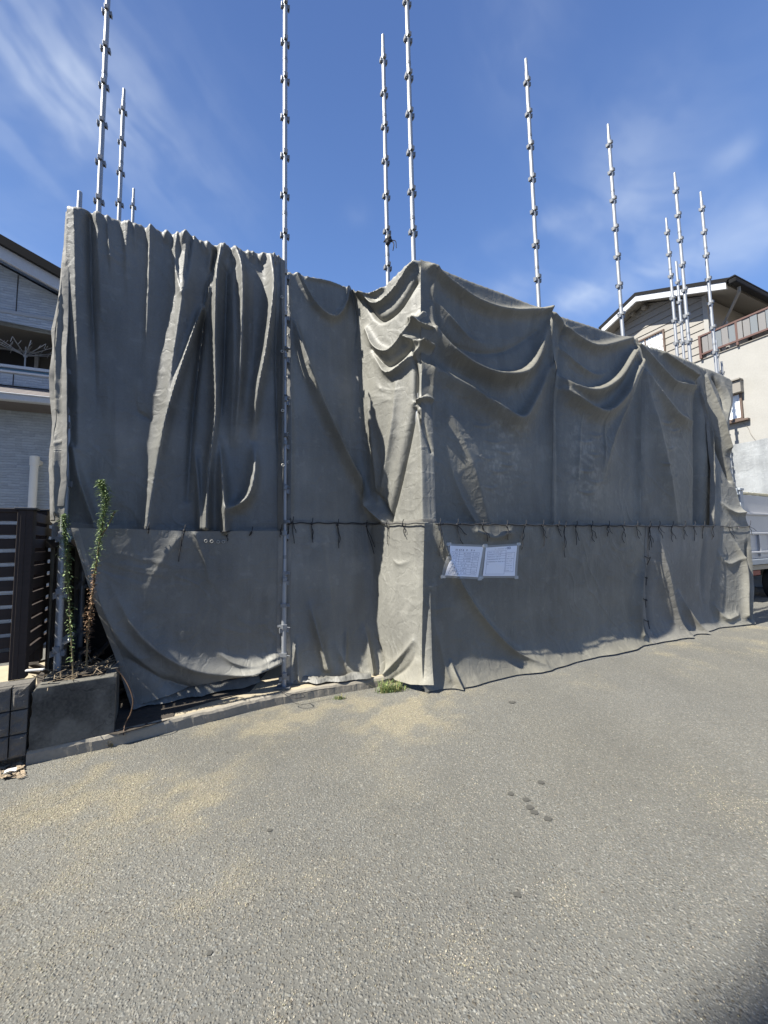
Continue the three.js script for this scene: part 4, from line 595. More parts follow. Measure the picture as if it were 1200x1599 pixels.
// ------------------------------------------------------------------ concrete planter, block wall, fence
{
  const a = atY(43, 1173, 0.092), b = atY(177, 1144, 0.092), th = Math.atan2(-(b.z - a.z), b.x - a.x), W = Math.hypot(b.x - a.x, b.z - a.z);
  const o = frame('planter', 'weathered concrete planter box with a chipped corner standing on the kerb', 'planter', a, th), Lp = o.L;
  const H = Lp(172, 1058, 0)[1], D = 0.40;
  const R = rng(12), left = []; for (let i = 0; i <= 14; i++) { const t = i / 14; left.push([0.002 + 0.012 * fbm(t * 7, 1, 4, 3) + (t > 0.55 && t < 0.9 ? 0.018 * fbm(t * 16, 3, 5, 2) : 0) + (t > 0.93 ? 0.02 : 0), t * H]); }
  const front = [...left.reverse(), [0, 0], [W, 0], [W, H * 0.975], [W - 0.012, H]];
  mesh('trough', merge([poly(front, 0.075, -0.085, 0.006), span(W - 0.075, W - 0.002, 0, H - 0.004, -D, -0.086), span(0.02, 0.09, 0, H - 0.004, -D, -0.086), span(0.02, W - 0.002, 0, H - 0.008, -D - 0.07, -D - 0.002)]), M.planter = mat([0.155, 0.148, 0.125], 0.95, { map: greyTex(512, (u, v) => { const n = fbm(u * 5, v * 5, 61, 5, 5), m = sstep(0.36, 0.66, fbm(u * 4 + 2, v * 3, 65, 7)), h2 = fbm(u * 60, v * 60, 63, 3); const cr = Math.abs(fbm(u * 3 + 5, v * 3, 68, 5) - 0.5) < 0.006 ? -0.2 : 0; return clamp(0.62 - 0.40 * m + 0.25 * n + 0.3 * (h2 - 0.5) + cr + 0.08 * (hash(u * 512 | 0, v * 512 | 0, 7) - 0.5)); }, { repeat: 1.3 }), bumpMap: T.concrete, bumpScale: 0.01 }), o);
  mesh('soil', boxUV(new THREE.PlaneGeometry(W - 0.16, D - 0.1, 40, 20).rotateX(-Math.PI / 2).translate(W / 2, H - 0.03, -D / 2 - 0.04)), M.soil, o).geometry.attributes.position.array.forEach((v, i, arr) => { if (i % 3 === 1) arr[i] += 0.04 * fbm(arr[i - 1] * 12, arr[i + 1] * 12, 8, 3); });
  // dead twigs and dry litter on the soil
  const tw = []; for (let k = 0; k < 130; k++) { const p = V(0.05 + R() * (W - 0.08), H + 0.0 + 0.03 * R(), -0.06 - R() * (D + 0.1)), d = V(R() - 0.5, 0.3 * (R() - 0.3), R() - 0.5).normalize().multiplyScalar(0.04 + 0.11 * R()); tw.push(bar(p, p.clone().add(d), 0.0012 + 0.002 * R(), 5)); }
  const twigs = mesh('dead_twigs', merge(tw), mat([0.20, 0.155, 0.10], 0.95), scene, { kind: 'stuff', label: 'dry twigs and straw littering the planter soil', category: 'twigs' }); twigs.position.copy(o.position); twigs.rotation.copy(o.rotation);

  // block wall to the left
  const w = frame('block_wall', 'low wall of ribbed split-face blocks left of the planter', 'wall', a, th), Lw = w.L, top = Lw(20, 1071, -0.03)[1], rows = 3, rib = 0.083;
  mesh('core', span(-2.6, -0.012, -0.04, top - 0.004, -0.19, -0.055), M.block, w);
  const hts = [0, 0.32, 0.66, 1].map((t) => lerp(-0.03, top, t));
  for (let r = 0; r < rows; r++) for (let k = 0; k < 16; k++) {
    const x1 = -0.012 - k * (rib + 0.008), x0 = x1 - rib, g = new THREE.BoxGeometry(rib, hts[r + 1] - hts[r] - 0.009, 0.05, 5, 9, 1), p = g.attributes.position, sd = r * 31 + k;
    for (let i = 0; i < p.count; i++) if (p.getZ(i) > 0) { const e = Math.abs(p.getX(i)) > rib * 0.45 || Math.abs(p.getY(i)) > (hts[r + 1] - hts[r]) * 0.42; p.setZ(i, p.getZ(i) + (e ? 0 : 0.022 * fbm(p.getX(i) * 40 + sd, p.getY(i) * 30, sd, 3))); }
    g.translate((x0 + x1) / 2, (hts[r] + hts[r + 1]) / 2 - 0.002, -0.035); mesh('block', boxUV(g, 1, sd * 0.3, sd * 0.17), M.block, w);
  }
  // fence
  const f = frame('slat_fence', 'dark brown slatted fence with a capped square post above the block wall', 'fence', a, th), Lf = f.L, z = -0.22;
  const [px0] = Lf(22, 930, z), [px1, yTop] = Lf(57, 797, z), pw = (px1 - px0) * 0.92, pc = (px0 + px1) / 2, yB = top;
  const post = (x, zz, h, wd) => { const p = mesh('post', merge([rbox(wd, h, wd, x, yB + h / 2, zz, 0.004), rbox(wd * 0.32, h - 0.01, 0.006, x - wd * 0.12, yB + h / 2, zz + wd / 2 + 0.001, 0.002)]), M.fence, f); mesh('cap', rbox(wd + 0.03, 0.016, wd + 0.03, x, yB + h + 0.008, zz, 0.004), M.dark, p); };
  post(pc, z, yTop - yB, pw);
  post(pc - 0.02, z - 0.50, yTop - yB + 0.03, 0.09);
  const pitch = 0.1;
  for (let k = 0; k < 11; k++) { const y = yTop - 0.045 - k * pitch; if (y < yB + 0.03) break; mesh('slat', rbox(2.4, 0.074, 0.02, pc - pw / 2 - 1.2, y, z + 0.005, 0.003), M.fence, f); mesh('slat', rbox(0.02, 0.07, 2.3, pc + pw * 0.22, y, z - pw / 2 - 1.17, 0.003), M.fence, f); }
  mesh('top_rail', rbox(2.4, 0.03, 0.05, pc - pw / 2 - 1.2, yTop - 0.005, z, 0.004), M.fence, f);

  // tall weeds growing in the planter
  const leafGeo = (R, p, dir, len, wd, out) => { const s = new THREE.Vector3().crossVectors(dir, V(0, 1, 0)).normalize(), n = new THREE.Vector3().crossVectors(s, dir).normalize(); const droop = 0.3 + 0.5 * R(); const pts = [[0, 0], [0.3, 1], [0.65, 0.8], [1, 0]], c = pts.map(([t]) => p.clone().addScaledVector(dir, t * len).addScaledVector(V(0, -1, 0), droop * t * t * len)); const e = (i, sg) => c[i].clone().addScaledVector(s, sg * pts[i][1] * wd / 2).addScaledVector(n, Math.abs(sg) * 0.12 * wd); const l1 = e(1, 1), r1 = e(1, -1), l2 = e(2, 1), r2 = e(2, -1); for (const [A1, B1, C1] of [[c[0], l1, c[1]], [c[0], c[1], r1], [l1, l2, c[1]], [c[1], l2, c[2]], [c[1], c[2], r1], [c[2], r2, r1], [l2, c[3], c[2]], [c[2], c[3], r2]]) out.push(A1.x, A1.y, A1.z, B1.x, B1.y, B1.z, C1.x, C1.y, C1.z); };
  function weed(px, dist, label, dry, n, spread, seed) {
    const R2 = rng(seed), pts = px.map(([x, y]) => atZ(x, y, dist)), c = new THREE.CatmullRomCurve3(pts), base = pts[0], t0 = thing('weed', label, 'weed', base), loc = (v) => v.clone().sub(base);
    mesh('stem', clean(new THREE.TubeGeometry(new THREE.CatmullRomCurve3(pts.map(loc)), 60, 0.0055, 6)), mat([0.13, 0.10, 0.05], 0.85), t0);
    const green = [], brown = [], gl = [];
    for (let k = 0; k < n; k++) { const t = 0.05 + 0.95 * Math.pow(R2(), 0.8), p = loc(c.getPoint(t)), a = R2() * 6.28, up = 0.2 + 1.3 * R2(), d = V(Math.cos(a), up, Math.sin(a)).normalize(), isDry = t < dry + 0.08 * (R2() - 0.5), thin = t < 0.12 || (dry < 0.05 && t < 0.38 && R2() > 0.45); if (thin && R2() > 0.3) continue; const sp = spread * (0.45 + 0.55 * Math.sin(Math.PI * Math.min(1, t * 0.9 + 0.1))) * (0.5 + 0.8 * vnoise(t * 14, 2, seed)); p.addScaledVector(d, R2() * R2() * sp * 0.7); leafGeo(R2, p, d, (0.016 + 0.046 * R2() * R2()) * (isDry ? 0.8 : 1), 0.005 + 0.008 * R2(), isDry ? brown : R2() > 0.3 ? green : gl); }
    const mk = (arr) => { const g = new THREE.BufferGeometry(); g.setAttribute('position', new THREE.Float32BufferAttribute(arr, 3)); return clean(g); };
    const leafM = (cc) => new THREE.MeshPhysicalMaterial({ color: new THREE.Color().setRGB(...cc), roughness: 0.8, transmission: 0.25, thickness: 0, side: THREE.DoubleSide });
    if (green.length) mesh('foliage', mk(green), leafM([0.13, 0.20, 0.055]), t0); if (gl.length) mesh('foliage', mk(gl), leafM([0.28, 0.36, 0.14]), t0); if (brown.length) mesh('dry_leaves', mk(brown), leafM([0.26, 0.15, 0.07]), t0);
  }
  weed([[135, 1042], [137, 1000], [141, 960], [148, 900], [156, 845], [163, 805], [166, 780], [160, 762], [158, 752]], 2.98, 'taller weed in the planter, brown and dry below and green above', 0.40, 2600, 0.085, 5);
  weed([[158, 838], [172, 815], [180, 798]], 2.98, 'short side shoot leaning right from the taller weed', 0, 90, 0.02, 6);
  weed([[115, 1056], [112, 1000], [108, 940], [105, 890], [103, 850], [101, 825], [100, 806]], 2.93, 'thinner weed in the planter beside the fence, leafiest at its tip', 0.02, 1700, 0.075, 7);
}
{ // clutter by the planter
  const tb = (name, pts, r, label, cat, m, y) => mesh(name, tube(pts.map(([x, yy, d]) => d ? atZ(x, yy, d) : atY(x, yy, y)), r, 60), m, scene, { label, category: cat });
  tb('cable', [[181, 1043, 2.95], [192, 1056, 2.97], [203, 1076, 2.97], [208, 1095, 2.97], [204, 1115, 2.98], [196, 1130, 2.98], [193, 1148, 2.94]], 0.0045, 'thin brown cable hanging from the planter corner to the kerb', 'cable', mat([0.10, 0.06, 0.035], 0.6));
  tb('wire', [[440, 1080], [456, 1084], [470, 1083], [476, 1088], [462, 1090], [452, 1087], [478, 1081], [505, 1076], [524, 1074]], 0.0035, 'loop of thin wire lying on the slab by the bare pole foot', 'wire', M.cord, 0.105);
  const p1 = atZ(101, 1000, 3.3), b1 = mesh('board_scrap', rbox(0.13, 0.02, 0.10, 0, 0, 0, 0.003), mat([0.80, 0.78, 0.70], 0.8), scene, { label: 'white board scrap lying behind the weeds at the planter', category: 'board' }); b1.position.copy(p1); b1.rotation.set(0.55, 0.35, 0.35);
  const p2 = atZ(55, 1046, 2.75), b2 = mesh('stick', rbox(0.11, 0.012, 0.02, 0, 0, 0, 0.003), mat([0.62, 0.6, 0.55], 0.8), scene, { label: 'pale stick lying at the foot of the brown fence post', category: 'stick' }); b2.position.copy(p2); b2.rotation.y = 0.2;
  { const q = atY(17, 1205, 0.02), g = new THREE.PlaneGeometry(0.06, 0.04, 8, 6), a = g.attributes.position; for (let i = 0; i < a.count; i++) a.setZ(i, 0.02 * fbm(a.getX(i) * 40, a.getY(i) * 40, 3, 2)); const m = mesh('paper_scrap', clean(g.rotateX(-Math.PI / 2)), mat([0.45, 0.46, 0.48], 0.7), scene, { label: 'crumpled white paper scrap on the road by the block wall', category: 'paper' }); m.position.copy(q); m.rotation.set(0.1, 0.6, 0.12); }
  // leaf litter by the wall foot
  const R = rng(44), out = []; for (let k = 0; k < 160; k++) { const x = R() * 42 - 4, y = 1188 + R() * 26, p = atY(x, y, 0.006 + 0.012 * R()), a = R() * 6.28, l = 0.008 + 0.018 * R(); const u = V(Math.cos(a) * l, 0.006 * (R() - 0.5), Math.sin(a) * l), v = V(-Math.sin(a) * l * 0.5, 0.006 * R(), Math.cos(a) * l * 0.5); const q = [p.clone().add(u), p.clone().add(v), p.clone().sub(u), p.clone().sub(v)]; for (const i of [0, 1, 2, 0, 2, 3]) out.push(q[i].x, q[i].y, q[i].z); }
  const lg = new THREE.BufferGeometry(); lg.setAttribute('position', new THREE.Float32BufferAttribute(out, 3)); mesh('fallen_leaves', clean(lg), mat([0.28, 0.22, 0.15], 0.95), scene, { kind: 'stuff', label: 'dry leaf litter at the foot of the block wall', category: 'leaves' });
  // dark rubble inside the fenced corner
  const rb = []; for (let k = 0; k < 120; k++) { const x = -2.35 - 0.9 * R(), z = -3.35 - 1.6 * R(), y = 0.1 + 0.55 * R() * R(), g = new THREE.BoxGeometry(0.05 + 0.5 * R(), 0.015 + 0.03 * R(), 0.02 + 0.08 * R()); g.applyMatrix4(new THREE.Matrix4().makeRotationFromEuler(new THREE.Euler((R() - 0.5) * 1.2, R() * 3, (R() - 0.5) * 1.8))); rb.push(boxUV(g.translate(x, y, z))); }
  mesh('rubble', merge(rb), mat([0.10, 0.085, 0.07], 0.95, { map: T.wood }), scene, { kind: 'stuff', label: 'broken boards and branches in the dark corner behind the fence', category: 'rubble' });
  const tuft = (name, px, py, n, w, h, label, cols, seed) => { const R = rng(seed), c = atY(px, py, 0.0), o = thing(name, label, 'grass', c); cols.forEach((cc, ci) => { const out = []; for (let k = 0; k < n; k++) { const bx = (R() - 0.5) * w * (0.4 + R()), bz = (R() - 0.5) * w * 0.35, a = R() * 6.28, l = h * (0.35 + 0.75 * R()), bend = l * (0.2 + 0.7 * R()), wd = 0.0035 + 0.003 * R(); let pr = null; for (let i = 0; i <= 4; i++) { const t = i / 4, x = bx + Math.cos(a) * bend * t * t, y = l * t * (1 - 0.25 * t * R()), z = bz + Math.sin(a) * bend * t * t, q = wd * (1 - t * 0.92), A1 = V(x - q * Math.sin(a), y, z + q * Math.cos(a)), B1 = V(x + q * Math.sin(a), y, z - q * Math.cos(a)); if (pr) { for (const v of [pr[0], pr[1], A1, pr[1], B1, A1]) out.push(v.x, v.y, v.z); } pr = [A1, B1]; } } const g = new THREE.BufferGeometry(); g.setAttribute('position', new THREE.Float32BufferAttribute(out, 3)); mesh('blades', clean(g), new THREE.MeshPhysicalMaterial({ color: new THREE.Color().setRGB(...cc), roughness: 0.75, transmission: 0.25, thickness: 0, side: THREE.DoubleSide }), o); }); };
  tuft('grass_tuft', 612, 1082, 130, 0.24, 0.12, 'green grass tuft growing at the kerb end by the sunlit corner', [[0.09, 0.16, 0.035], [0.20, 0.27, 0.07], [0.30, 0.28, 0.12]], 71);
  tuft('grass_tuft', 530, 1092, 34, 0.09, 0.05, 'tiny grass tuft in the kerb joint left of the larger one', [[0.13, 0.19, 0.05], [0.28, 0.25, 0.11]], 73);
  tuft('grass_tuft', 168, 1166, 60, 0.07, 0.06, 'withered small tuft growing over the kerb at the planter corner', [[0.17, 0.14, 0.06], [0.28, 0.21, 0.10]], 75);
  // small bits at the corner
  const q = atY(672, 1083, 0.012), tp = mesh('plastic_scrap', merge([rbox(0.09, 0.004, 0.03, 0, 0, 0, 0.001), bar(V(-0.05, 0.01, -0.02), V(0.02, 0.004, -0.01), 0.002, 5)]), M.whitePaint, scene, { label: 'white plastic scrap under the sheet corner on the road', category: 'scrap' }); tp.position.copy(q); tp.rotation.y = -0.3;
}

// ------------------------------------------------------------------ timber shell added inside the sheets to darken the gap by the weeds
{
  const o = thing('added_timber_shell', 'dark timber shell added behind the sheets to darken the gap by the weeds', 'building', V(-2.45, 0, -3.55)); o.rotation.y = 0.43;
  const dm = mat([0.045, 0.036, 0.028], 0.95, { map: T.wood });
  mesh('wall', span(-0.46, 1.9, 0.1, 1.45, -0.62, -0.52), dm, o); mesh('side_wall', span(-0.46, -0.42, 0.1, 1.45, -0.52, 0.10), dm, o); mesh('shade_ceiling', span(-0.46, 1.9, 1.451, 1.52, -0.62, 0.2), dm, o);
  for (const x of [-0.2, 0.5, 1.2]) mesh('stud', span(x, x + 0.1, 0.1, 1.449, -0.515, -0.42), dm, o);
}

// ------------------------------------------------------------------ left house
{
  const org = atZ(40, 600, 5.8); org.y = 0;
  const o = frame('house', 'white clad house with a dark roof edge, left of the sheets', 'house', org, Math.atan2(0.39, 0.92)), L = o.L, xL = -4.2, xR = L(104, 600)[0] + 1.3, D = -7;
  const g0 = L(0, 413), g1 = L(92, 463), sl = (g1[1] - g0[1]) / (g1[0] - g0[0]), rake = (x) => g0[1] + sl * (x - g0[0]);
  const yG = L(40, 489)[1], yP1 = L(40, 575)[1], yP0 = L(40, 604)[1], yW = L(40, 648)[1];
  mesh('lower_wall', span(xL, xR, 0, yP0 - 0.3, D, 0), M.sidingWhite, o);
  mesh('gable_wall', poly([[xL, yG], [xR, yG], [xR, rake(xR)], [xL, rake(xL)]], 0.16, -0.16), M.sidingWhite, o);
  const jx = L(29, 430)[0]; mesh('panel_joint', span(jx - 0.007, jx + 0.007, yG + 0.002, rake(jx) - 0.01, 0.0005, 0.004), M.dark, o);
  mesh('soffit_edge', span(xL, xR, yG - 0.05, yG - 0.002, -0.165, 0.012), mat([0.32, 0.34, 0.36], 0.7), o);
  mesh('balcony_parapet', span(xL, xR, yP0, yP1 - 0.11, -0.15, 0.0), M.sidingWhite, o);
  const jp = L(21, 597)[0]; mesh('panel_joint', span(jp - 0.007, jp + 0.007, yP0 + 0.002, yP1 - 0.12, 0.0005, 0.004), M.dark, o);
  mesh('coping', merge([rbox(xR - xL, 0.035, 0.2, (xL + xR) / 2, yP1 - 0.09, -0.07, 0.008), rbox(xR - xL, 0.05, 0.06, (xL + xR) / 2, yP1 + 0.02, -0.07, 0.01)]), M.whitePaint, o);
  mesh('balcony_glass', span(xL, xR, yP1 - 0.07, yP1 - 0.008, -0.075, -0.068), mat([0.10, 0.17, 0.2], 0.2), o);
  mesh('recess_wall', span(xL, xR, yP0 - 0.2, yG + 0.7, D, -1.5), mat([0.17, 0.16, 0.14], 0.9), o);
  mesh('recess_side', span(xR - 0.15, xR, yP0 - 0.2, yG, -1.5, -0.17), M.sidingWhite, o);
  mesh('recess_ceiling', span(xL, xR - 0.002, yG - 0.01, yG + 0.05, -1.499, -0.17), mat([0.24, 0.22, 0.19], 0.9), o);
  const w0 = L(0, 548, -1.5), w1 = L(60, 548, -1.5), win = mesh('balcony_window', span(w0[0] - 1.2, w1[0], yP0, w0[1] + 0.02, -1.49, -1.47), M.dark, o); mesh('frame', merge([span(w1[0] - 0.03, w1[0] + 0.03, yP0, w0[1] + 0.05, -1.495, -1.45), span(w0[0] - 1.2, w1[0] + 0.03, w0[1] + 0.02, w0[1] + 0.07, -1.495, -1.45)]), M.whitePaint, win);
  // roof with dark edge and white bargeboard
  const q = (x, e) => [x, rake(x) + e];
  mesh('roof', poly([q(xL, 0.16), q(xR + 0.35, 0.16), q(xR + 0.35, 0.30), q(xL, 0.30)], -D + 0.42, D), M.roofDark, o);
  mesh('bargeboard', poly([q(xL, -0.03), q(xR + 0.33, -0.03), q(xR + 0.33, 0.158), q(xL, 0.158)], 0.06, 0.28), M.whitePaint, o);
  mesh('eave_soffit', poly([q(xL, 0.10), q(xR + 0.33, 0.10), q(xR + 0.33, 0.155), q(xL, 0.155)], 0.44, -0.165), M.whitePaint, o);
  // short pent roof under the balcony: overlapping shingle courses, gutter
  const yE = yW + 0.14, pr = mesh('pent_roof', poly([[0, yE - 0.09], [0.5, yE - 0.09], [0.5, yE - 0.02], [0, yP0 - 0.03]], xR - xL, 0), M.shingle, o); pr.geometry.rotateY(-Math.PI / 2); pr.geometry.translate(xR, 0, 0); boxUV(pr.geometry);
  for (let k = 0; k < 6; k++) { const t = (k + 0.5) / 6, y = lerp(yE - 0.015, yP0 - 0.035, t), z = lerp(0.5, 0.0, t); const c = mesh('shingle_course', box(xR - xL, 0.008, 0.5 / 6 * 1.35), M.shingle, pr); c.position.set((xL + xR) / 2, y + 0.012, z); c.rotation.x = Math.atan2(yP0 - yE, 0.5) - 0.06; }
  mesh('gutter', merge([rbox(xR - xL, 0.10, 0.09, (xL + xR) / 2, yE - 0.06, 0.55, 0.02), rbox(xR - xL, 0.018, 0.115, (xL + xR) / 2, yE - 0.012, 0.55, 0.006)]), M.whitePaint, o);
  // vent pipe with cap
  const zp = 0.16, pb = L(50, 800, zp), pt = L(50, 718, zp), pr2 = (L(58, 760, zp)[0] - L(42, 760, zp)[0]) / 2 * 0.82;
  const dp = mesh('vent_pipe', clean(new THREE.CylinderGeometry(pr2, pr2, pt[1], 20).translate(pb[0], pt[1] / 2, zp)), M.pvc, o); mesh('cap', merge([new THREE.CylinderGeometry(pr2 * 1.18, pr2 * 1.18, pr2 * 2.6, 20).translate(pb[0], pt[1] - pr2 * 0.4, zp), new THREE.SphereGeometry(pr2 * 1.18, 20, 8, 0, 6.3, 0, 1.57).scale(1, 0.5, 1).translate(pb[0], pt[1] + pr2 * 0.9, zp), new THREE.CylinderGeometry(pr2 * 0.9, pr2 * 0.9, zp + pr2, 16).rotateX(Math.PI / 2).translate(pb[0] + 0.005, pt[1] - pr2 * 0.3, zp / 2)]), M.pvc, dp);
  // folding drying rack on the balcony
  const h = L(40, 556, -0.6), hub = V(h[0], h[1], -0.6).applyMatrix4(o.matrixWorld), dr = thing('drying_rack', 'white folding drying rack with spread arms on the house balcony', 'drying rack', hub), R = rng(9), wm = M.whitePaint; dr.rotation.y = o.rotation.y;
  for (let k = 0; k < 13; k++) { const a = k / 13 * 6.28 + 0.2, l = 0.42 + 0.14 * R(), e = V(Math.cos(a) * l, 0.10 + 0.16 * R() - 0.1 * Math.sin(a), Math.sin(a) * l * 0.8); mesh('arm', merge([bar(V(0, 0, 0), e, 0.006, 6), bar(e, e.clone().add(V(-0.02, -0.09, 0)), 0.004, 5), bar(e.clone().multiplyScalar(0.6), e.clone().multiplyScalar(0.6).add(V(0.05, 0.07, 0.02)), 0.004, 5)]), wm, dr); }
  mesh('stand', bar(V(0, -0.42, 0), V(0, 0.16, 0), 0.012, 8), wm, dr); mesh('hub', clean(new THREE.SphereGeometry(0.03, 12, 8)), wm, dr);
}

// ------------------------------------------------------------------ right house
{
  const org = atZ(1101, 500, 11.3); org.y = 0;
  const o = frame('house', 'cream house with beige boarded gable and brown balcony railing, right of the sheets', 'house', org, -1.134), L = o.L, OV = 0.55;
  const pk = L(993, 466, OV), rt = L(1134, 445, OV), lf = L(940, 516, OV);
  const sr = (rt[1] - pk[1]) / (rt[0] - pk[0]), slf = (pk[1] - lf[1]) / (pk[0] - lf[0]), roofY = (x) => x > pk[0] ? pk[1] + sr * (x - pk[0]) : pk[1] + slf * (x - pk[0]);
  const xW = L(1101, 500)[0], yB = L(1150, 541)[1], xN = L(1200, 520)[0] + 5, xL = lf[0] - 0.2, D = -9;
  mesh('stucco_wall', span(xL, xN, 0, yB, D, 0), M.stucco, o);
  mesh('gable_core', poly([[xL + 0.3, yB + 0.001], [xW - 0.02, yB + 0.001], [xW - 0.02, roofY(xW) - 0.03], [pk[0], pk[1] - 0.03], [xL + 0.3, roofY(xL + 0.3) - 0.03]], -D, D - 0.03), M.boards, o);
  const bh = 0.235; let n = 0;
  for (let y = yB - 0.02; y < pk[1] - 0.05; y += bh, n++) {                   // lap boards, each its own piece
    const y1 = Math.min(y + bh - 0.012, pk[1] - 0.08); const xl = (yy) => Math.max(xL + 0.3, pk[0] + (yy - pk[1] + 0.06) / slf), xr = (yy) => yy > roofY(xW) - 0.06 ? pk[0] + (yy - pk[1] + 0.06) / sr : xW - 0.02;
    const g = poly([[xl(y), y], [xr(y), y], [xr(y1), y1], [xl(y1), y1]], 0.014, -0.028), p = g.attributes.position; for (let i = 0; i < p.count; i++) p.setZ(i, p.getZ(i) + 0.022 * (1 - (p.getY(i) - y) / bh)); mesh('board', boxUV(g, 0.7, n * 0.4, n * 0.3), M.boards, o);
  }
  mesh('corner_trim', span(xW - 0.02, xW + 0.10, yB + 0.002, roofY(xW) - 0.06, -0.06, 0.03), M.stucco, o);
  mesh('eave_band', span(xL, xN, yB - 0.02, yB + 0.0, 0.001, 0.03), M.soffit, o);
  // roof slabs, white bargeboards, soffit, dark gutter
  const slab = (x0, x1, e0, e1, z0, d) => poly([[x0, roofY(x0) + e0], [x1, roofY(x1) + e0], [x1, roofY(x1) + e1], [x0, roofY(x0) + e1]], d, z0);
  mesh('roof', merge([slab(pk[0], rt[0] + 0.12, 0.09, 0.20, D, -D + OV + 0.03), slab(lf[0] - 0.1, pk[0], 0.09, 0.20, D, -D + OV + 0.03)]), M.roofDark, o);
  mesh('bargeboard', merge([slab(pk[0], rt[0], -0.11, 0.088, OV - 0.06, 0.07), slab(lf[0], pk[0], -0.11, 0.088, OV - 0.06, 0.07)]), M.whitePaint, o);
  mesh('soffit', merge([slab(pk[0], rt[0], 0.0, 0.085, D, -D + OV - 0.062), slab(lf[0], pk[0], 0.0, 0.085, D, -D + OV - 0.062)]), M.soffit, o);
  const gy = roofY(rt[0]); const gut = mesh('gutter', merge([rbox(0.16, 0.14, -D + OV + 0.1, rt[0] + 0.16, gy + 0.02, (D + OV) / 2, 0.03), rbox(0.2, 0.06, -D + OV + 0.12, rt[0] + 0.14, gy + 0.12, (D + OV) / 2, 0.02)]), M.roofDark, o);
  mesh('downspout', merge([bar(V(rt[0] + 0.14, gy - 0.05, OV - 0.35), V(rt[0] + 0.14, gy - 0.2, OV - 0.35), 0.04), bar(V(rt[0] + 0.14, gy - 0.2, OV - 0.35), V(xW + 0.22, gy - 0.95, -0.25), 0.035), bar(V(xW + 0.22, gy - 0.95, -0.25), V(xW + 0.22, yB, -0.25), 0.035)]), M.soffit, gut);
  // balcony: recess behind the railing
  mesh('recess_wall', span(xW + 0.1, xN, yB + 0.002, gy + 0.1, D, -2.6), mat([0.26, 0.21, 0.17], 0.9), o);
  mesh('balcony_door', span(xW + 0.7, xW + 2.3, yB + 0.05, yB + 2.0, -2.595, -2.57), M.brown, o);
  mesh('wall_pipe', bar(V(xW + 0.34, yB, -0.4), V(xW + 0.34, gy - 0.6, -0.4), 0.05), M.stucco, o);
  const r0 = L(1092, 523, 0.06), yT = L(1150, 500.5, 0.06)[1], yb = yB + 0.10, rl = (x0, x1, y0, y1, z0 = 0.03, z1 = 0.09) => span(x0, x1, y0, y1, z0, z1);
  const rx0 = r0[0], rg = mesh('railing', merge([rl(rx0, xN, yT - 0.05, yT), rl(rx0, xN, yb, yb + 0.05), span(rx0 - 0.02, rx0 + 0.04, yb - 0.1, yT - 0.001, 0.02, 0.1)]), M.rail, o);
  for (let x = rx0 + 0.9, k = 0; x < xN; x += 0.9, k++) mesh('post', rl(x - 0.025, x + 0.025, yb - 0.1, yT - 0.051, 0.035, 0.085), M.rail, rg);
  const panM = [new THREE.MeshPhysicalMaterial({ color: new THREE.Color().setRGB(0.26, 0.25, 0.24), roughness: 0.5, transmission: 0.35, thickness: 0, side: THREE.DoubleSide }), new THREE.MeshPhysicalMaterial({ color: new THREE.Color().setRGB(0.22, 0.245, 0.26), roughness: 0.5, transmission: 0.4, thickness: 0, side: THREE.DoubleSide })];
  for (let x = rx0 + 0.06, k = 0; x < xN - 0.3; x += 0.165, k++) mesh('panel', rl(x, x + 0.15, yb + 0.052, yT - 0.053, 0.055 + 0.012 * (k % 2), 0.062 + 0.012 * (k % 2)), panM[(k * 7 % 5) > 2 ? 1 : 0], rg);
  // windows
  const win = (c, label, z, hood) => { const x0 = c[0], x1 = c[1], y0 = c[2], y1 = c[3], t = 0.05; const wd = mesh('window', merge([span(x0, x1, y1 - t, y1, z - 0.02, z + 0.05), span(x0, x1, y0, y0 + t, z - 0.02, z + 0.07), span(x0, x0 + t, y0 + t, y1 - t, z - 0.02, z + 0.045), span(x1 - t, x1, y0 + t, y1 - t, z - 0.02, z + 0.045), span((x0 + x1) / 2 - 0.02, (x0 + x1) / 2 + 0.02, y0 + t, y1 - t, z - 0.02, z + 0.03)]), M.brown, o); mesh('pane', span(x0 + t, x1 - t, y0 + t, y1 - t, z + 0.012, z + 0.016), M.glass, wd);
    const cg = new THREE.PlaneGeometry(x1 - x0 - 2 * t, y1 - y0 - 2 * t, 60, 1), p = cg.attributes.position; for (let i = 0; i < p.count; i++) p.setZ(i, 0.006 * Math.sin(p.getX(i) * 70)); mesh('curtain', clean(cg.translate((x0 + x1) / 2, (y0 + y1) / 2, z - 0.006)), M.curtain, wd); if (hood) mesh('shutter_box', merge([rbox(x1 - x0 + 0.1, 0.34, 0.17, (x0 + x1) / 2, y1 + 0.14, z + 0.08, 0.015), span(x0 - 0.08, x1 + 0.06, y1 + 0.32, y1 + 0.36, z, z + 0.22)]), M.soffit, wd); };
  { const a = L(1002, 524), b = L(1038, 514), c = L(1039, 552); win([a[0] - 0.5, b[0], c[1] - 0.05, b[1]], '', 0.012, false); }
  { const b = L(1159, 612), c = L(1159, 655); win([b[0] - 1.25, b[0], c[1], b[1]], '', 0.02, true); mesh('window_sill', rbox(1.45, 0.06, 0.14, b[0] - 0.6, c[1] - 0.04, 0.06, 0.01), M.brown, o); }
  for (const [x, y] of [[1009, 481], [990, 491]]) { const p = L(x, y); mesh('vent_cap', merge([new THREE.CylinderGeometry(0.09, 0.09, 0.13, 16).rotateX(Math.PI / 2).translate(p[0], p[1], 0.06), new THREE.SphereGeometry(0.09, 14, 8).scale(1, 1, 0.5).translate(p[0], p[1], 0.125)]), M.soffit, o); }
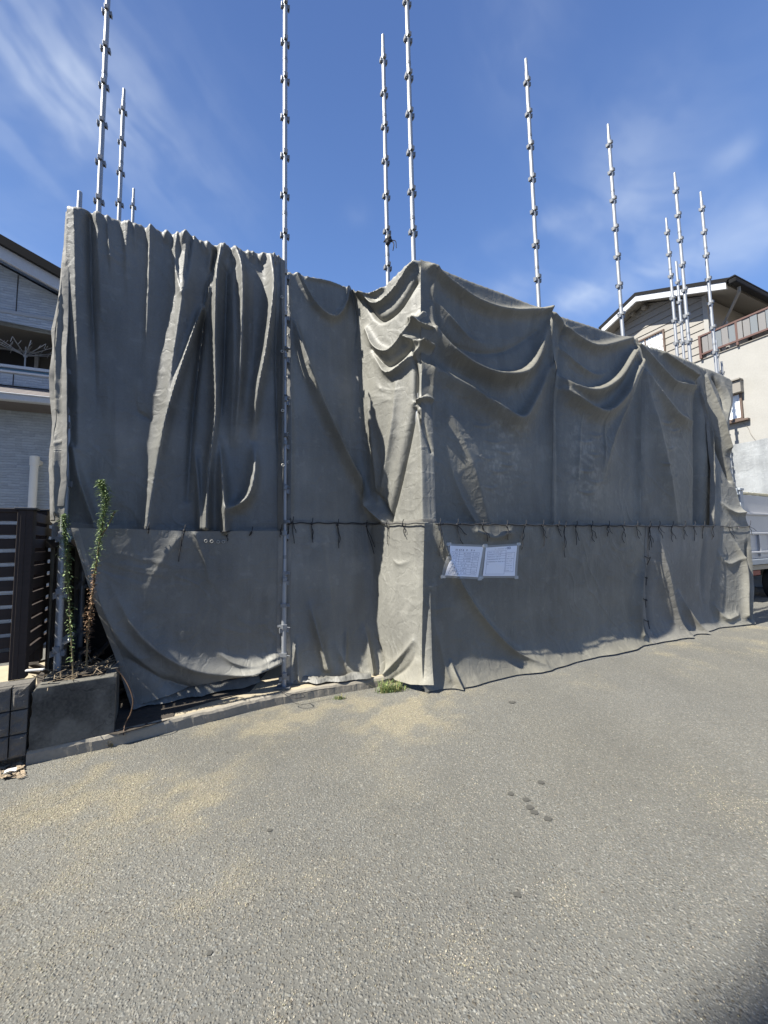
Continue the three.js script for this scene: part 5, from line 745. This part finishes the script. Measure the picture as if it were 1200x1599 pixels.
  { const pts = [[1161, 661], [1168, 667], [1173, 678], [1184, 692]].map(([x, y]) => { const p = L(x, y, 0.012); return V(p[0], p[1], 0.012); }); mesh('thin_cable', tube(pts, 0.006, 40, 5), M.soffit, o); }
  // pale dust sheet hung over the lower part of the wall
  const s0 = L(1143, 698, 0.5), s1 = L(1200, 682, 0.5), x0 = s0[0] - 0.15, x1 = s1[0] + 4, yt = (s0[1] + s1[1]) / 2, P = [], I = [], UV = [], nu = 160, nv = 40;
  for (let j = 0; j <= nv; j++) for (let i = 0; i <= nu; i++) { const u = i / nu, v = j / nv, x = lerp(x0, x1, u), y = lerp(0.3, yt, v), d = 0.03 * Math.sin(x * 9 + 2 * vnoise(x * 2, y, 3)) + 0.05 * Math.sin((x - x0) * 2.6 - (yt - y) * 1.6) + 0.04 * fbm(x * 3, y, 5, 3); P.push(x, y, 0.5 + d); UV.push(x, y); }
  for (let j = 0; j < nv; j++) for (let i = 0; i < nu; i++) { const a = j * (nu + 1) + i, b = a + nu + 1; I.push(a, a + 1, b, b, a + 1, b + 1); }
  const g = new THREE.BufferGeometry(); g.setAttribute('position', new THREE.Float32BufferAttribute(P, 3)); g.setAttribute('uv', new THREE.Float32BufferAttribute(UV, 2)); g.setIndex(I); g.computeVertexNormals();
  const ds = mesh('dust_sheet', g, mat([0.36, 0.375, 0.38], 0.7, { map: T.cloth, bumpMap: T.clothBump, bumpScale: 0.006 }), scene, { label: 'pale grey dust sheet hung on the cream house wall behind the truck', category: 'dust sheet' }); ds.position.copy(o.position); ds.rotation.copy(o.rotation);
  const wp = (x, y, z) => V(x, y, z).applyMatrix4(o.matrixWorld), pp = L(1134, 640, 0.6), pw = wp(pp[0], 0, 0.6); pole(pw.x, pw.z, 0, L(1134, 562, 0.6)[1], 'slim scaffold pole standing against the cream house wall under its balcony', { spigot: false });
  const p3 = L(1121, 560, 0.8), pw3 = wp(p3[0], 0, 0.8); pole(pw3.x, pw3.z, 0, L(1121, 530, 0.8)[1], 'short scaffold pole end just in front of the balcony railing base', { spigot: false });
}

// ------------------------------------------------------------------ truck with high bed boards
{
  const org = atZ(1161, 880, 7.9); org.y = 0;
  const o = frame('truck', 'white truck with high ribbed bed boards at the right end of the sheets', 'truck', org, 0.4636), L = o.L, y0 = L(1175, 880)[1], yT = L(1175, 770)[1], yr = [803, 833, 862].map((y) => L(1186, y)[1]), Lb = 3.3, Dp = 1.75;
  mesh('bed_floor', span(0, Lb, y0, y0 + 0.10, -Dp, 0), M.truckGrey, o);
  mesh('corner_post', merge([rbox(0.14, yT - y0 + 0.06, 0.10, 0.07, (yT + y0) / 2 + 0.03, 0.0, 0.008), rbox(0.17, 0.05, 0.14, 0.06, yT + 0.05, 0.0, 0.008), rbox(0.12, 0.03, 0.08, -0.06, yT - 0.06, 0.02, 0.006), rbox(0.05, 0.14, 0.08, -0.07, yT + 0.0, 0.0, 0.006)]), M.truckGrey, o);
  mesh('corner_post', rbox(0.12, yT - y0 + 0.04, 0.10, Lb - 0.06, (yT + y0) / 2 + 0.02, 0.0, 0.008), M.truckGrey, o);
  mesh('side_board', span(0.141, Lb - 0.121, y0 + 0.11, yT - 0.05, -0.035, -0.005), M.truckWhite, o);
  mesh('side_board', span(0.141, Lb - 0.121, y0 + 0.11, yT - 0.05, -Dp, -Dp + 0.03), M.truckWhite, o);
  mesh('tail_board', span(0.01, 0.045, y0 + 0.11, yT - 0.05, -Dp + 0.031, -0.055), M.truckWhite, o);
  mesh('front_board', span(Lb - 0.04, Lb - 0.005, y0 + 0.11, yT, -Dp + 0.031, -0.055), M.truckWhite, o);
  for (const y of yr) mesh('rib', rbox(Lb - 0.26, 0.045, 0.06, Lb / 2, y, 0.018, 0.01), M.truckWhite, o);
  for (let x = 0.75; x < Lb - 0.3; x += 0.62) mesh('stiffener', span(x - 0.03, x + 0.03, y0 + 0.14, yr[1] - 0.03, -0.004, 0.035), M.truckWhite, o);
  { const pk = []; const R = rng(4); for (let x = 0.15; x < Lb - 0.15; x += 0.045) pk.push(rbox(0.045, 0.04 + 0.022 * fbm(x * 12, 1, 3, 3), 0.05, x + 0.022, yT - 0.02 + 0.008 * R(), -0.02, 0.004)); mesh('top_plank', merge(pk), M.plank, o); }
  mesh('sill_beam', rbox(Lb, 0.11, 0.12, Lb / 2, y0 + 0.03, 0.0, 0.008), M.truckGrey, o);
  mesh('sub_beam', rbox(Lb - 0.1, 0.10, 0.08, Lb / 2, y0 - 0.10, -0.10, 0.006), mat([0.42, 0.37, 0.29], 0.8), o);
  mesh('chassis', merge([span(0.05, 4.7, y0 - 0.36, y0 - 0.17, -0.55, -0.45), span(0.05, 4.7, y0 - 0.36, y0 - 0.17, -1.3, -1.2), span(0.05, 0.12, y0 - 0.5, y0 - 0.38, -1.6, -0.12)]), M.dark, o);
  mesh('side_guard', merge([span(0.25, 1.0, y0 - 0.27, y0 - 0.17, -0.14, -0.10), span(1.9, 3.1, y0 - 0.27, y0 - 0.2, -0.14, -0.10)]), M.red, o);
  const wheel = (x, z) => { const w = mesh('wheel', clean(new THREE.LatheGeometry([[0.18, -0.1], [0.3, -0.1], [0.345, -0.085], [0.36, -0.05], [0.36, 0.05], [0.345, 0.085], [0.3, 0.1], [0.18, 0.1]].map(([a, b]) => new THREE.Vector2(a, b)), 32).rotateX(Math.PI / 2)), M.rubber, o); w.position.set(x, 0.36, z); mesh('rim', clean(new THREE.CylinderGeometry(0.185, 0.185, 0.15, 24).rotateX(Math.PI / 2)), M.truckGrey, w); };
  for (const x of [1.95, 4.25]) for (const z of [-0.22, -1.53]) wheel(x, z);
  for (const z of [-0.28, -1.47]) mesh('tail_lamp', rbox(0.04, 0.09, 0.22, 0.04, y0 - 0.22, z, 0.006), M.red, o);
  const cab = mesh('cab', (() => { const g = poly([[0, 0.45], [1.65, 0.45], [1.7, 1.05], [1.52, 1.95], [0.05, 2.0]], Dp - 0.1, -Dp + 0.05, 0.03); g.translate(3.42, 0, 0); return g; })(), M.truckWhite, o);
  mesh('door_window', poly([[3.75, 1.2], [4.85, 1.2], [4.72, 1.78], [3.75, 1.82]], 0.006, 0.0), M.dark, cab); mesh('windscreen', span(-0.004, 0.004, -0.36, 0.36, -0.7, 0.7).rotateZ(0.19).translate(5.09, 1.5, -0.87), M.dark, cab);
  mesh('bumper', rbox(0.12, 0.22, Dp - 0.1, 5.14, 0.5, -Dp / 2, 0.02), M.truckGrey, cab); for (const z of [-0.3, -1.45]) mesh('headlight', clean(new THREE.CylinderGeometry(0.09, 0.09, 0.05, 20).rotateZ(Math.PI / 2).translate(5.17, 0.8, z)), M.whitePaint, cab);
}

// ------------------------------------------------------------------ house on the other side of the road, out of view; its corner shades the near asphalt
{
  const o = thing('apartment_building', 'plain six storey plastered building across the road behind the viewpoint', 'building', V(1.17 - 14 * Math.cos(SUN_AZ), 0, -1.37 + 14 * Math.sin(SUN_AZ))); o.rotation.y = 0.55;
  mesh('wall', span(-12, 0, 0, 21, 0, 9), M.stucco, o); mesh('roof', span(-12.2, 0.02, 21.001, 21.3, -0.02, 9.2), M.roofDark, o);
  for (let f = 0; f < 6; f++) for (let k = 0; k < 4; k++) { const x = -11.2 + k * 2.9, y = 1 + f * 3.3, w = mesh('window', span(x, x + 1.6, y, y + 1.3, -0.03, -0.002), M.dark, o); mesh('frame', merge([span(x - 0.06, x + 1.66, y - 0.06, y, -0.06, -0.002), span(x - 0.06, x + 1.66, y + 1.3, y + 1.36, -0.06, -0.002)]), M.whitePaint, w); }
}

scene.environmentIntensity = 1;
renderer.render(scene, camera);
